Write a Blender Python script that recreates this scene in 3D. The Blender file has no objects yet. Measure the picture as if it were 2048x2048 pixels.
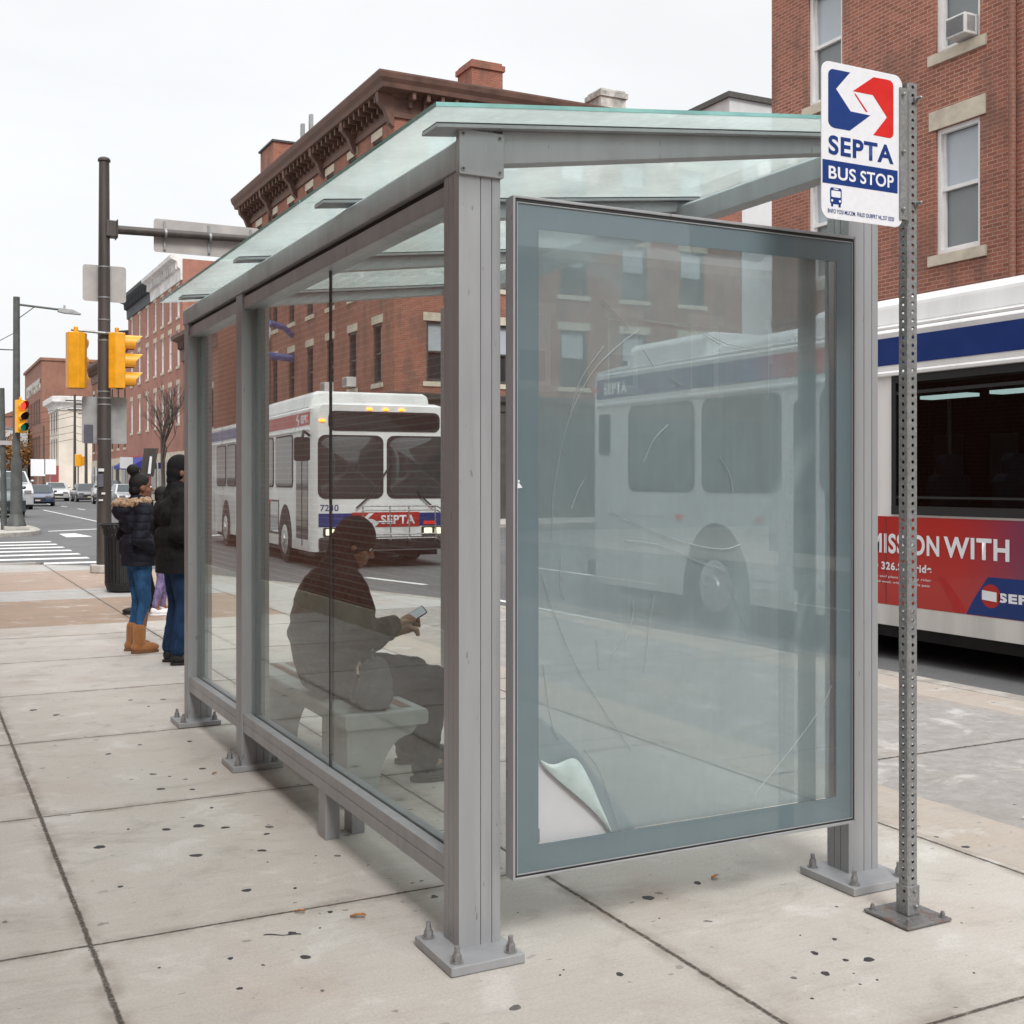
import bpy, bmesh, math, random
from mathutils import Vector, Matrix
R = math.radians
PI = math.pi
random.seed(7)
scene = bpy.context.scene
COL = scene.collection

# ------------------------------------------------------------------ node helper
class NT:
    def __init__(s, tree):
        s.t = tree; s.n = tree.nodes; s.l = tree.links
    def new(s, typ, **kw):
        nd = s.n.new(typ)
        for k, v in kw.items(): setattr(nd, k, v)
        return nd
    def put(s, sock, v):
        if isinstance(v, bpy.types.NodeSocket): s.l.new(v, sock)
        elif isinstance(v, (tuple, list)):
            v = tuple(v)
            if len(sock.default_value) == 4 and len(v) == 3: v = v + (1,)
            sock.default_value = v
        else: sock.default_value = v
    def m(s, op, a, b=None, c=None, clamp=False):
        nd = s.new('ShaderNodeMath', operation=op, use_clamp=clamp)
        for i, v in enumerate((a, b, c)):
            if v is not None: s.put(nd.inputs[i], v)
        return nd.outputs[0]
    def mix(s, f, a, b, blend='MIX'):
        nd = s.new('ShaderNodeMix', data_type='RGBA', blend_type=blend)
        s.put(nd.inputs[0], f); s.put(nd.inputs[6], a); s.put(nd.inputs[7], b)
        return nd.outputs[2]
    def noise(s, vec, scale, detail=4, rough=.55, dist=0):
        nd = s.new('ShaderNodeTexNoise')
        if vec is not None: s.l.new(vec, nd.inputs['Vector'])
        nd.inputs['Scale'].default_value = scale; nd.inputs['Detail'].default_value = detail
        nd.inputs['Roughness'].default_value = rough; nd.inputs['Distortion'].default_value = dist
        return nd.outputs[0]
    def ramp(s, f, a, b, lo=0., hi=1.):
        nd = s.new('ShaderNodeMapRange', interpolation_type='SMOOTHSTEP')
        s.put(nd.inputs[0], f); nd.inputs[1].default_value = a; nd.inputs[2].default_value = b
        nd.inputs[3].default_value = lo; nd.inputs[4].default_value = hi
        return nd.outputs[0]
    def between(s, v, a, b):
        return s.m('MULTIPLY', s.m('GREATER_THAN', v, a), s.m('LESS_THAN', v, b))
    def obj(s):
        return s.new('ShaderNodeTexCoord').outputs['Object']
    def uv(s):
        return s.new('ShaderNodeTexCoord').outputs['UV']
    def scale(s, vec, sc):
        nd = s.new('ShaderNodeMapping'); s.l.new(vec, nd.inputs[0]); nd.inputs[3].default_value = sc
        return nd.outputs[0]
    def sep(s, vec):
        nd = s.new('ShaderNodeSeparateXYZ'); s.l.new(vec, nd.inputs[0]); return nd.outputs
    def fres(s, ior=1.5):
        g = s.new('ShaderNodeNewGeometry'); f = s.new('ShaderNodeFresnel')
        s.put(f.inputs[0], s.m('ADD', ior, s.m('MULTIPLY', g.outputs['Backfacing'], 1 / ior - ior)))
        return f.outputs[0]
    def bump(s, h, strength=.2, dist=.01):
        nd = s.new('ShaderNodeBump'); s.put(nd.inputs['Height'], h)
        nd.inputs['Strength'].default_value = strength; nd.inputs['Distance'].default_value = dist
        return nd.outputs[0]

def newmat(name):
    m = bpy.data.materials.new(name); m.use_nodes = True
    nt = NT(m.node_tree); b = m.node_tree.nodes['Principled BSDF']
    return m, nt, b

def pm(name, col, rough=.5, metal=0., var=.12, scale=6., bump=0., bscale=60., spec=.5, coat=0., emit=0., streak=False):
    """principled paint-like material with a little procedural wear in colour and gloss"""
    m, nt, b = newmat(name)
    v = nt.obj()
    if streak: v = nt.scale(v, (1, 1, .12))
    n = nt.noise(v, scale, 5, .6)
    dk = tuple(c * (1 - var) for c in col); lt = tuple(min(1, c * (1 + var)) for c in col)
    nt.put(b.inputs['Base Color'], nt.mix(nt.ramp(n, .3, .7), dk, lt))
    nt.put(b.inputs['Roughness'], nt.ramp(n, .25, .75, max(.02, rough * .85), min(1, rough * 1.15)))
    b.inputs['Metallic'].default_value = metal
    b.inputs['Specular IOR Level'].default_value = spec
    if coat: b.inputs['Coat Weight'].default_value = coat; b.inputs['Coat Roughness'].default_value = .08
    if bump: nt.put(b.inputs['Normal'], nt.bump(nt.noise(v, bscale, 4), bump, .01))
    if emit:
        nt.put(b.inputs['Emission Color'], col); b.inputs['Emission Strength'].default_value = emit
    return m

def brick_mat(name, c1, c2, mortar, soot=.35, bw=.215, rh=.075, ms=.008, vary=.5):
    m, nt, b = newmat(name)
    uv = nt.uv()
    br = nt.new('ShaderNodeTexBrick'); nt.l.new(uv, br.inputs['Vector'])
    for k, v in (('Scale', 1), ('Brick Width', bw), ('Row Height', rh), ('Mortar Size', ms), ('Mortar Smooth', .2), ('Bias', -.1)):
        br.inputs[k].default_value = v
    nt.put(br.inputs['Color1'], c1); nt.put(br.inputs['Color2'], c2); nt.put(br.inputs['Mortar'], mortar)
    big = nt.noise(uv, .35, 5, .6); mid = nt.noise(nt.scale(uv, (1, .35, 1)), 1.7, 4)
    fine = nt.noise(uv, 30, 3)
    c = nt.mix(nt.ramp(big, .35, .75, 0, vary), br.outputs[0], tuple(x * .62 for x in c1))
    c = nt.mix(nt.ramp(mid, .47, .68, 0, soot), c, (.11, .075, .06))
    c = nt.mix(nt.ramp(mid, .42, .2, 0, .25), c, tuple(min(1, x * 1.5) for x in c2))
    c = nt.mix(nt.ramp(fine, .3, .7, 0, .22), c, tuple(x * .5 for x in c1))
    nt.put(b.inputs['Base Color'], c)
    b.inputs['Roughness'].default_value = .9
    h = nt.m('ADD', nt.m('MULTIPLY', br.outputs['Fac'], -1.), nt.m('MULTIPLY', fine, .35))
    nt.put(b.inputs['Normal'], nt.bump(h, .5, .008))
    return m

def pane_mat(name, tint, k=1.0, haze=0., rough=0., ior=1.5):
    """thin clear glass: tinted straight-through light plus a Fresnel mirror (both faces of a sheet)"""
    m = bpy.data.materials.new(name); m.use_nodes = True
    nt = NT(m.node_tree); nt.n.clear()
    out = nt.new('ShaderNodeOutputMaterial')
    tr = nt.new('ShaderNodeBsdfTransparent'); nt.put(tr.inputs[0], tint)
    gl = nt.new('ShaderNodeBsdfGlossy'); nt.put(gl.inputs[0], (1, 1, 1)); gl.inputs['Roughness'].default_value = rough
    f = nt.m('MULTIPLY', nt.fres(ior), k, clamp=True)
    base = tr.outputs[0]
    if haze:
        v = nt.obj()
        df = nt.new('ShaderNodeBsdfDiffuse'); nt.put(df.inputs[0], (.6, .64, .62))
        mx0 = nt.new('ShaderNodeMixShader')
        nt.put(mx0.inputs[0], nt.ramp(nt.noise(nt.scale(v, (1, 1, .4)), 2.5, 5, .65), .3, .8, haze * .4, haze))
        nt.l.new(base, mx0.inputs[1]); nt.l.new(df.outputs[0], mx0.inputs[2]); base = mx0.outputs[0]
    mx = nt.new('ShaderNodeMixShader'); nt.put(mx.inputs[0], f)
    nt.l.new(base, mx.inputs[1]); nt.l.new(gl.outputs[0], mx.inputs[2])
    nt.l.new(mx.outputs[0], out.inputs[0])
    return m

def veil_mat(name, tint, diff, veil, trans=.5, k=1.6, noise_amt=.12, rough=0.02, glare_strokes=()):
    """translucent sheet (frosted glass, poster film): lets part of the view through, scatters the rest"""
    m = bpy.data.materials.new(name); m.use_nodes = True
    nt = NT(m.node_tree); nt.n.clear()
    out = nt.new('ShaderNodeOutputMaterial'); v = nt.obj()
    n = nt.noise(v, 2.2, 5, .65, .6); n2 = nt.noise(nt.scale(v, (9, 9, .5)), 3, 4, .6)
    tr = nt.new('ShaderNodeBsdfTransparent'); nt.put(tr.inputs[0], tint)
    df = nt.new('ShaderNodeBsdfDiffuse'); nt.put(df.inputs[0], diff)
    tl = nt.new('ShaderNodeBsdfTranslucent'); nt.put(tl.inputs[0], diff)
    a = nt.new('ShaderNodeMixShader'); a.inputs[0].default_value = trans
    nt.l.new(df.outputs[0], a.inputs[1]); nt.l.new(tl.outputs[0], a.inputs[2])
    b = nt.new('ShaderNodeMixShader')
    f = nt.m('ADD', veil - noise_amt * .75, nt.m('ADD', nt.ramp(n, .3, .75, 0, noise_amt), nt.ramp(n2, .45, .8, 0, noise_amt * .5)), clamp=True)
    s3 = nt.sep(v)
    for (xa, za, xb, zb, wd_, amt) in glare_strokes:      # glare streaks painted into the sheet as soft whitish strokes
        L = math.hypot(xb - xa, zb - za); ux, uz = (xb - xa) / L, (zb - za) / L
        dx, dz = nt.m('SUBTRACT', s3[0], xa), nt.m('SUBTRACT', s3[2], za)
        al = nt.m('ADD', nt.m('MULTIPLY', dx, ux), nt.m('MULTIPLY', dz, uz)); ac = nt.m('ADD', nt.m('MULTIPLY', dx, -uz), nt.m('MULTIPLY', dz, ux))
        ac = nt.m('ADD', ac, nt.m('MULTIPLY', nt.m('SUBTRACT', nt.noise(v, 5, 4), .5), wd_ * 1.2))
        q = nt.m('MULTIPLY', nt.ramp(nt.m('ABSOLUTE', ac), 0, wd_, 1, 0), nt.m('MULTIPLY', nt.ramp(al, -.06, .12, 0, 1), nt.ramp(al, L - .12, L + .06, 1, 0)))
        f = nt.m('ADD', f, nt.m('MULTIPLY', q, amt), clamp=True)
    nt.put(b.inputs[0], f); nt.l.new(tr.outputs[0], b.inputs[1]); nt.l.new(a.outputs[0], b.inputs[2])
    gl = nt.new('ShaderNodeBsdfGlossy'); gl.inputs['Roughness'].default_value = rough
    c = nt.new('ShaderNodeMixShader'); nt.put(c.inputs[0], nt.m('MULTIPLY', nt.fres(), k, clamp=True))
    nt.l.new(b.outputs[0], c.inputs[1]); nt.l.new(gl.outputs[0], c.inputs[2]); nt.l.new(c.outputs[0], out.inputs[0])
    return m

# ------------------------------------------------------------------ mesh helper
class MB:
    def __init__(s): s.v = []; s.f = []; s.mi = []
    def face(s, pts, mi=0):
        i = len(s.v); s.v += [tuple(p) for p in pts]; s.f.append(tuple(range(i, i + len(pts)))); s.mi.append(mi)
    def add(s, verts, faces, mi=0):
        i = len(s.v); s.v += [tuple(p) for p in verts]
        for f in faces: s.f.append(tuple(i + k for k in f)); s.mi.append(mi)
        return s
    def box(s, x0, x1, y0, y1, z0, z1, mi=0):
        if x0 > x1: x0, x1 = x1, x0
        if y0 > y1: y0, y1 = y1, y0
        if z0 > z1: z0, z1 = z1, z0
        vs = [(x0, y0, z0), (x1, y0, z0), (x1, y1, z0), (x0, y1, z0), (x0, y0, z1), (x1, y0, z1), (x1, y1, z1), (x0, y1, z1)]
        return s.add(vs, [(0, 3, 2, 1), (4, 5, 6, 7), (0, 1, 5, 4), (1, 2, 6, 5), (2, 3, 7, 6), (3, 0, 4, 7)], mi)
    def prism(s, poly, axis, a, b, mi=0):
        """2-D polygon (ccw) extruded along axis: 'y' takes (x,z), 'x' takes (y,z), 'z' takes (x,y)"""
        def P(p, t): return {'y': (p[0], t, p[1]), 'x': (t, p[0], p[1]), 'z': (p[0], p[1], t)}[axis]
        n = len(poly); vs = [P(p, a) for p in poly] + [P(p, b) for p in poly]
        fs = [tuple(range(n - 1, -1, -1)), tuple(range(n, 2 * n))] + [(i, (i + 1) % n, n + (i + 1) % n, n + i) for i in range(n)]
        if axis == 'y': fs = [tuple(reversed(f)) for f in fs]
        return s.add(vs, fs, mi)
    def cyl(s, p0, p1, r0, r1=None, n=16, mi=0, cap=True):
        r1 = r0 if r1 is None else r1
        p0, p1 = Vector(p0), Vector(p1); d = (p1 - p0).normalized()
        a = d.orthogonal().normalized(); b = d.cross(a); vs = []
        for p, r in ((p0, r0), (p1, r1)):
            for k in range(n):
                t = 2 * PI * k / n; vs.append(p + (a * math.cos(t) + b * math.sin(t)) * r)
        fs = [(k, (k + 1) % n, n + (k + 1) % n, n + k) for k in range(n)]
        if cap: fs += [tuple(range(n - 1, -1, -1)), tuple(range(n, 2 * n))]
        return s.add(vs, fs, mi)
    def tube(s, pts, r, n=8, mi=0):
        for p, q in zip(pts[:-1], pts[1:]): s.cyl(p, q, r, r, n, mi)
        return s
    def ball(s, c, r, mi=0, nu=12, nv=8):
        rx, ry, rz = (r, r, r) if not isinstance(r, (tuple, list)) else r
        vs = [(c[0], c[1], c[2] + rz)]; fs = []
        for i in range(1, nv):
            t = PI * i / nv
            for k in range(nu):
                p = 2 * PI * k / nu
                vs.append((c[0] + rx * math.sin(t) * math.cos(p), c[1] + ry * math.sin(t) * math.sin(p), c[2] + rz * math.cos(t)))
        vs.append((c[0], c[1], c[2] - rz)); L = len(vs) - 1
        for k in range(nu):
            fs.append((0, 1 + k, 1 + (k + 1) % nu)); fs.append((L, L - nu + (k + 1) % nu, L - nu + k))
        for i in range(nv - 2):
            for k in range(nu):
                a = 1 + i * nu + k; b = 1 + i * nu + (k + 1) % nu
                fs.append((a, a + nu, b + nu, b))
        return s.add(vs, fs, mi)
    def rrect(s, axis, at0, at1, u0, u1, v0, v1, r, mi=0, n=6):
        """rounded rectangle slab; axis 'y': u=x, v=z ; axis 'x': u=y, v=z"""
        pts = []
        for cx, cy, t0 in ((u1 - r, v0 + r, -PI / 2), (u1 - r, v1 - r, 0), (u0 + r, v1 - r, PI / 2), (u0 + r, v0 + r, PI)):
            for k in range(n + 1):
                t = t0 + PI / 2 * k / n; pts.append((cx + r * math.cos(t), cy + r * math.sin(t)))
        return s.prism(pts, axis, at0, at1, mi)
    def build(s, name, mats, parent=None, bevel=0., smooth=None, seg=2):
        me = bpy.data.meshes.new(name)
        me.from_pydata(s.v, [], s.f); me.update()
        if not isinstance(mats, (list, tuple)): mats = [mats]
        for m in mats: me.materials.append(m)
        me.polygons.foreach_set('material_index', s.mi)
        bm = bmesh.new(); bm.from_mesh(me)
        bmesh.ops.remove_doubles(bm, verts=bm.verts, dist=1e-5) if bevel or smooth else None
        bmesh.ops.recalc_face_normals(bm, faces=bm.faces)
        uvl = bm.loops.layers.uv.new('UVMap')
        for f in bm.faces:
            n = f.normal; ax, ay, az = abs(n.x), abs(n.y), abs(n.z)
            for lp in f.loops:
                c = lp.vert.co
                if az > max(ax, ay): lp[uvl].uv = (c.x, c.y)
                elif ay >= ax: lp[uvl].uv = (c.x, c.z)
                else: lp[uvl].uv = (c.y, c.z)
        bm.to_mesh(me); bm.free()
        o = bpy.data.objects.new(name, me); COL.objects.link(o)
        if smooth is not None:
            me.polygons.foreach_set('use_smooth', [True] * len(me.polygons)); me.set_sharp_from_angle(angle=R(smooth))
        if bevel:
            md = o.modifiers.new('edge', 'BEVEL'); md.width = bevel; md.segments = seg; md.limit_method = 'ANGLE'; md.angle_limit = R(40)
            md.harden_normals = False
        if parent is not None: adopt(o, parent)
        return o

def adopt(o, parent):
    o.parent = parent
    L = Vector((0, 0, 0)); p = parent
    if p.parent is None and p.type == 'EMPTY': L = p.location.copy()
    o.matrix_parent_inverse = Matrix.Translation(-L)

def tag(o, label=None, cat=None, group=None, kind=None):
    if label: o['label'] = label
    if cat: o['category'] = cat
    if group: o['group'] = group
    if kind: o['kind'] = kind
    return o

def thing(name, label, cat, loc=(0, 0, 0), group=None):
    o = bpy.data.objects.new(name, None); COL.objects.link(o); o.location = loc; o.empty_display_size = .2
    return tag(o, label, cat, group)

def copy_tree(o, parent=None):
    c = o.copy(); COL.objects.link(c)
    if parent is not None:
        c.parent = parent
    for ch in [k for k in COL.objects if k.parent == o]: copy_tree(ch, c)
    return c

def text(name, body, mat, parent, at, w, h, face='S', bold=.012, depth=.0012):
    """flat lettering; at = lower-left corner in world/parent-local space; face 'S' looks to -Y, 'W' looks to -X"""
    cu = bpy.data.curves.new(name, 'FONT'); cu.body = body; cu.size = 1; cu.offset = bold; cu.extrude = 0; cu.space_character = 1 + bold * 3.2
    t = bpy.data.objects.new(name, cu); COL.objects.link(t)
    bpy.context.view_layer.update()
    me = bpy.data.meshes.new_from_object(t.evaluated_get(bpy.context.evaluated_depsgraph_get()))
    bpy.data.objects.remove(t); bpy.data.curves.remove(cu)
    xs = [v.co.x for v in me.vertices]; ys = [v.co.y for v in me.vertices]
    x0, x1, y0, y1 = min(xs), max(xs), min(ys), max(ys)
    for v in me.vertices:
        u = (v.co.x - x0) / (x1 - x0) * w; q = (v.co.y - y0) / (y1 - y0) * h
        if face == 'S': v.co = (at[0] + u, at[1], at[2] + q)
        else: v.co = (at[0], at[1] - u, at[2] + q)
    me.materials.clear(); me.materials.append(mat); me.name = name
    o = bpy.data.objects.new(name, me); COL.objects.link(o)
    adopt(o, parent)
    return o

def sculpt(name, prims, voxel, mats, parent=None, smooth=3, fold=0.):
    """union of capsules ('c', p0, p1, r0, r1) and ellipsoids ('e', centre, radii) melted into ONE continuous skin"""
    mb = MB()
    for p in prims:
        if p[0] == 'c':
            mb.cyl(p[1], p[2], p[3], p[4], 14); mb.ball(p[1], p[3], 0, 14, 10); mb.ball(p[2], p[4], 0, 14, 10)
        elif p[0] == 'e':
            mb.ball(p[1], p[2], 0, 18, 12)
        elif p[0] == 'r':      # rotated ellipsoid: centre, radii, euler
            t = MB(); t.ball((0, 0, 0), p[2], 0, 18, 12)
            M = Matrix.Translation(p[1]) @ Matrix.Rotation(p[3][2], 4, 'Z') @ Matrix.Rotation(p[3][1], 4, 'Y') @ Matrix.Rotation(p[3][0], 4, 'X')
            mb.add([M @ Vector(v) for v in t.v], t.f)
    o = mb.build(name, mats)
    rm = o.modifiers.new('r', 'REMESH'); rm.mode = 'VOXEL'; rm.voxel_size = voxel
    sm = o.modifiers.new('s', 'SMOOTH'); sm.iterations = smooth; sm.factor = .5
    if fold:
        tx = bpy.data.textures.get('fold') or bpy.data.textures.new('fold', 'CLOUDS'); tx.noise_scale = .085; tx.noise_depth = 2
        dm = o.modifiers.new('f', 'DISPLACE'); dm.texture = tx; dm.texture_coords = 'LOCAL'; dm.strength = fold; dm.mid_level = .5
    bpy.context.view_layer.update()
    me = bpy.data.meshes.new_from_object(o.evaluated_get(bpy.context.evaluated_depsgraph_get()))
    old = o.data; o.modifiers.clear(); o.data = me; bpy.data.meshes.remove(old)
    me.name = name
    me.materials.clear()
    for m in (mats if isinstance(mats, (list, tuple)) else [mats]): me.materials.append(m)
    me.polygons.foreach_set('use_smooth', [True] * len(me.polygons))
    if parent is not None: adopt(o, parent)
    return o

# ------------------------------------------------------------------ materials
def concrete_walk():
    m, nt, b = newmat('pavement concrete')
    v = nt.obj(); s = nt.sep(v); X, Y = s[0], s[1]
    wob = nt.m('MULTIPLY', nt.m('SUBTRACT', nt.noise(v, 3.5, 4), .5), .035)
    big = nt.noise(v, .55, 6, .65); mid = nt.noise(v, 2.6, 6, .68, .4); fine = nt.noise(v, 95, 4, .7); sp = nt.noise(v, 340, 2)
    c = nt.mix(nt.ramp(big, .3, .72), (.485, .455, .412), (.56, .538, .502))
    # each slab was poured a little lighter or darker
    idx = nt.m('FLOOR', nt.m('DIVIDE', nt.m('SUBTRACT', X, .54), 1.69)); idy = nt.m('FLOOR', nt.m('DIVIDE', nt.m('SUBTRACT', Y, .77), 1.69))
    wn = nt.new('ShaderNodeTexWhiteNoise', noise_dimensions='2D')
    cm = nt.new('ShaderNodeCombineXYZ'); nt.put(cm.inputs[0], idx); nt.put(cm.inputs[1], idy); nt.l.new(cm.outputs[0], wn.inputs['Vector'])
    c = nt.mix(nt.m('MULTIPLY', wn.outputs['Value'], .22), c, (.36, .325, .285))
    # later surfaces: brown exposed aggregate and pale bands towards the corner, grey infill by the kerb
    agg = nt.mix(nt.ramp(nt.noise(v, 120, 3, .8), .35, .65), (.25, .17, .12), (.45, .335, .25))
    tan = nt.mix(nt.ramp(mid, .3, .7), (.39, .29, .225), (.45, .345, .28))
    pale = nt.mix(mid, (.42, .42, .41), (.50, .495, .48))
    Yw = nt.m('ADD', Y, nt.m('MULTIPLY', wob, .6)); Xw = nt.m('ADD', X, nt.m('MULTIPLY', wob, 1.6))
    c = nt.mix(nt.between(Yw, 13.5, 16.5), c, agg)
    c = nt.mix(nt.between(Yw, 16.5, 18.0), c, pale)
    c = nt.mix(nt.between(Yw, 18.0, 21.8), c, tan)
    c = nt.mix(nt.m('GREATER_THAN', Yw, 21.8), c, pale)
    near = nt.m('LESS_THAN', Y, 13.5)
    c = nt.mix(nt.m('MULTIPLY', nt.m('GREATER_THAN', Xw, 3.95), nt.m('GREATER_THAN', Y, 13.5)), c, pale)
    grey = nt.mix(nt.ramp(nt.noise(v, 9, 6, .75), .3, .7), (.26, .245, .23), (.36, .345, .33))
    edge = nt.mix(nt.ramp(mid, .3, .7), (.39, .335, .28), (.46, .41, .36))
    c = nt.mix(nt.m('MULTIPLY', near, nt.m('GREATER_THAN', Xw, 3.95)), c, edge)
    c = nt.mix(nt.m('MULTIPLY', near, nt.between(Xw, 4.42, 6.55)), c, grey)
    # stains
    st = nt.noise(nt.scale(v, (1, 1.6, 1)), 1.35, 7, .72, .5)
    c = nt.mix(nt.ramp(st, .52, .70, 0, .40), c, (.25, .215, .185))
    c = nt.mix(nt.ramp(mid, .53, .70, 0, .42), c, (.27, .245, .22))
    c = nt.mix(nt.ramp(mid, .47, .32, 0, .55), c, (.64, .625, .60))
    rust = nt.noise(nt.scale(v, (1.3, .8, 1)), 1.1, 3)
    c = nt.mix(nt.ramp(rust, .52, .72, 0, .34), c, (.45, .345, .28))
    br = nt.noise(nt.scale(v, (1, 10, 1)), 5, 4, .7); c = nt.mix(nt.ramp(br, .5, .7, 0, .12), c, (.24, .215, .195)); c = nt.mix(nt.ramp(br, .48, .32, 0, .08), c, (.66, .65, .63))
    clus = nt.ramp(nt.noise(v, .8, 3, .6), .38, .58, .3, 1.)
    # old chewing-gum spots and drips, each its own blot
    def spots(sc, keep, r0, r1, seed):
        vv = nt.new('ShaderNodeMapping'); nt.l.new(v, vv.inputs[0]); vv.inputs[1].default_value = (seed, seed * 1.7, 0); vv.inputs[3].default_value = (1, 1.25, 0)
        wv = nt.new('ShaderNodeVectorMath', operation='ADD'); nt.l.new(vv.outputs[0], wv.inputs[0])
        nz = nt.new('ShaderNodeTexNoise'); nz.inputs['Scale'].default_value = 32; nt.l.new(v, nz.inputs['Vector'])
        ms = nt.new('ShaderNodeVectorMath', operation='SCALE'); nt.l.new(nz.outputs['Color'], ms.inputs[0]); ms.inputs['Scale'].default_value = .05
        nt.l.new(ms.outputs[0], wv.inputs[1])
        vo = nt.new('ShaderNodeTexVoronoi', voronoi_dimensions='2D'); vo.inputs['Scale'].default_value = sc; nt.l.new(wv.outputs[0], vo.inputs['Vector'])
        cs = nt.new('ShaderNodeSeparateColor'); nt.l.new(vo.outputs['Color'], cs.inputs[0])
        rad = nt.m('ADD', r0, nt.m('MULTIPLY', cs.outputs[1], r1 - r0))
        rad = nt.m('MULTIPLY', rad, nt.m('GREATER_THAN', cs.outputs[0], keep))
        d = nt.m('DIVIDE', vo.outputs['Distance'], sc)
        return nt.ramp(nt.m('SUBTRACT', rad, d), 0, .0035), cs.outputs[2]
    for sc, keep, r0, r1, seed in ((2.6, .55, .008, .020, 3.1), (5.5, .5, .003, .010, 8.3), (11., .6, .0015, .005, 2.2)):
        mk, tone = spots(sc, keep, r0, r1, seed)
        c = nt.mix(nt.m('MULTIPLY', nt.m('MULTIPLY', mk, clus), nt.m('ADD', .3, nt.m('MULTIPLY', tone, .68))), c, (.045, .042, .045))
    c = nt.mix(nt.ramp(fine, .3, .72, 0, .3), c, (.25, .225, .2))
    c = nt.mix(nt.ramp(sp, .62, .72, 0, .35), c, (.16, .14, .12))
    # tooled joints between slabs
    def joint(co, off, step, w):
        q = nt.m('DIVIDE', nt.m('SUBTRACT', nt.m('ADD', co, nt.m('MULTIPLY', wob, .22)), off), step)
        fr = nt.m('ABSOLUTE', nt.m('SUBTRACT', nt.m('FRACT', nt.m('ADD', q, .5)), .5))
        d = nt.m('MULTIPLY', fr, step)
        ww = nt.m('ADD', w, nt.m('MULTIPLY', nt.m('SUBTRACT', nt.noise(v, 22, 4, .7), .5), w * 4.))
        return nt.ramp(nt.m('SUBTRACT', d, ww), .0, .008, 1, 0), nt.ramp(d, .012, .07, 1, 0)
    jx, hx = joint(X, .54, 1.69, .0042); jy, hy = joint(Y, .77, 1.69, .0028)
    slab = nt.m('LESS_THAN', X, 4.02)
    jx = nt.m('MULTIPLY', jx, slab); jy1 = nt.m('MULTIPLY', nt.m('MULTIPLY', jy, slab), nt.m('LESS_THAN', Y, 13.6))
    jg, hg = joint(Y, 1.55, 3.38, .009)
    jg = nt.m('MULTIPLY', jg, nt.m('GREATER_THAN', X, 4.02))
    j = nt.m('MAXIMUM', nt.m('MAXIMUM', jx, jy1), jg)
    halo = nt.m('MULTIPLY', nt.m('MULTIPLY', nt.m('MAXIMUM', hx, hy), slab), nt.ramp(nt.noise(v, 7, 4), .35, .65, 0, .55))
    c = nt.mix(halo, c, (.22, .185, .155))
    c = nt.mix(nt.m('MULTIPLY', j, .92), c, nt.mix(nt.ramp(nt.noise(v, 60, 3, .7), .5, .7), (.055, .045, .038), (.26, .22, .18)))
    nt.put(b.inputs['Base Color'], c)
    b.inputs['Roughness'].default_value = .88
    b.inputs['Specular IOR Level'].default_value = .3
    h = nt.m('ADD', nt.m('MULTIPLY', fine, .25), nt.m('ADD', nt.m('MULTIPLY', j, -1.6), nt.m('MULTIPLY', mid, .35)))
    nt.put(b.inputs['Normal'], nt.bump(h, .45, .01))
    return m

def asphalt_mat():
    m, nt, b = newmat('asphalt')
    v = nt.obj()
    big = nt.noise(nt.scale(v, (1, .3, 1)), .35, 5, .6); fine = nt.noise(v, 70, 4, .8); mid = nt.noise(v, 1.6, 5, .65)
    c = nt.mix(nt.ramp(big, .3, .7), (.075, .076, .08), (.115, .115, .118))
    c = nt.mix(nt.ramp(mid, .55, .8, 0, .5), c, (.05, .05, .052))
    c = nt.mix(nt.ramp(fine, .35, .7, 0, .5), c, (.18, .178, .175))
    nt.put(b.inputs['Base Color'], c)
    nt.put(b.inputs['Roughness'], nt.ramp(mid, .3, .7, .72, .9))
    nt.put(b.inputs['Normal'], nt.bump(fine, .4, .01))
    return m

def paint_line_mat():
    m, nt, b = newmat('worn road paint')
    v = nt.obj()
    n = nt.noise(v, 14, 6, .75); n2 = nt.noise(v, 1.2, 3)
    f = nt.ramp(nt.m('ADD', n, nt.m('MULTIPLY', n2, .25)), .66, .8, 0, .8)
    nt.put(b.inputs['Base Color'], nt.mix(f, (.72, .72, .70), (.14, .14, .14))); b.inputs['Roughness'].default_value = .75
    return m

def weathered_metal():
    m, nt, b = newmat('brushed aluminium')
    v = nt.obj()
    s = nt.noise(nt.scale(v, (6, 6, .5)), 2, 4, .6); d = nt.noise(nt.scale(v, (3, 3, 1)), 1.7, 6, .7); g = nt.noise(v, 160, 3, .7)
    c = nt.mix(nt.ramp(s, .3, .7), (.325, .336, .348), (.37, .381, .392))
    c = nt.mix(nt.ramp(d, .55, .8, 0, .3), c, (.26, .25, .25))
    c = nt.mix(nt.ramp(g, .6, .75, 0, .18), c, (.5, .5, .52))
    sc = nt.noise(nt.scale(v, (1, 1, .25)), 46, 2, .5); c = nt.mix(nt.ramp(sc, .72, .75, 0, .5), c, (.10, .095, .09))
    wp = nt.noise(nt.scale(v, (14, 14, 1)), 1.1, 5, .7); c = nt.mix(nt.ramp(wp, .56, .72, 0, .13), c, (.20, .18, .165))
    nt.put(b.inputs['Base Color'], c)
    b.inputs['Metallic'].default_value = .2
    nt.put(b.inputs['Roughness'], nt.ramp(d, .3, .75, .34, .5))
    nt.put(b.inputs['Normal'], nt.bump(g, .05, .004))
    return m

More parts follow.
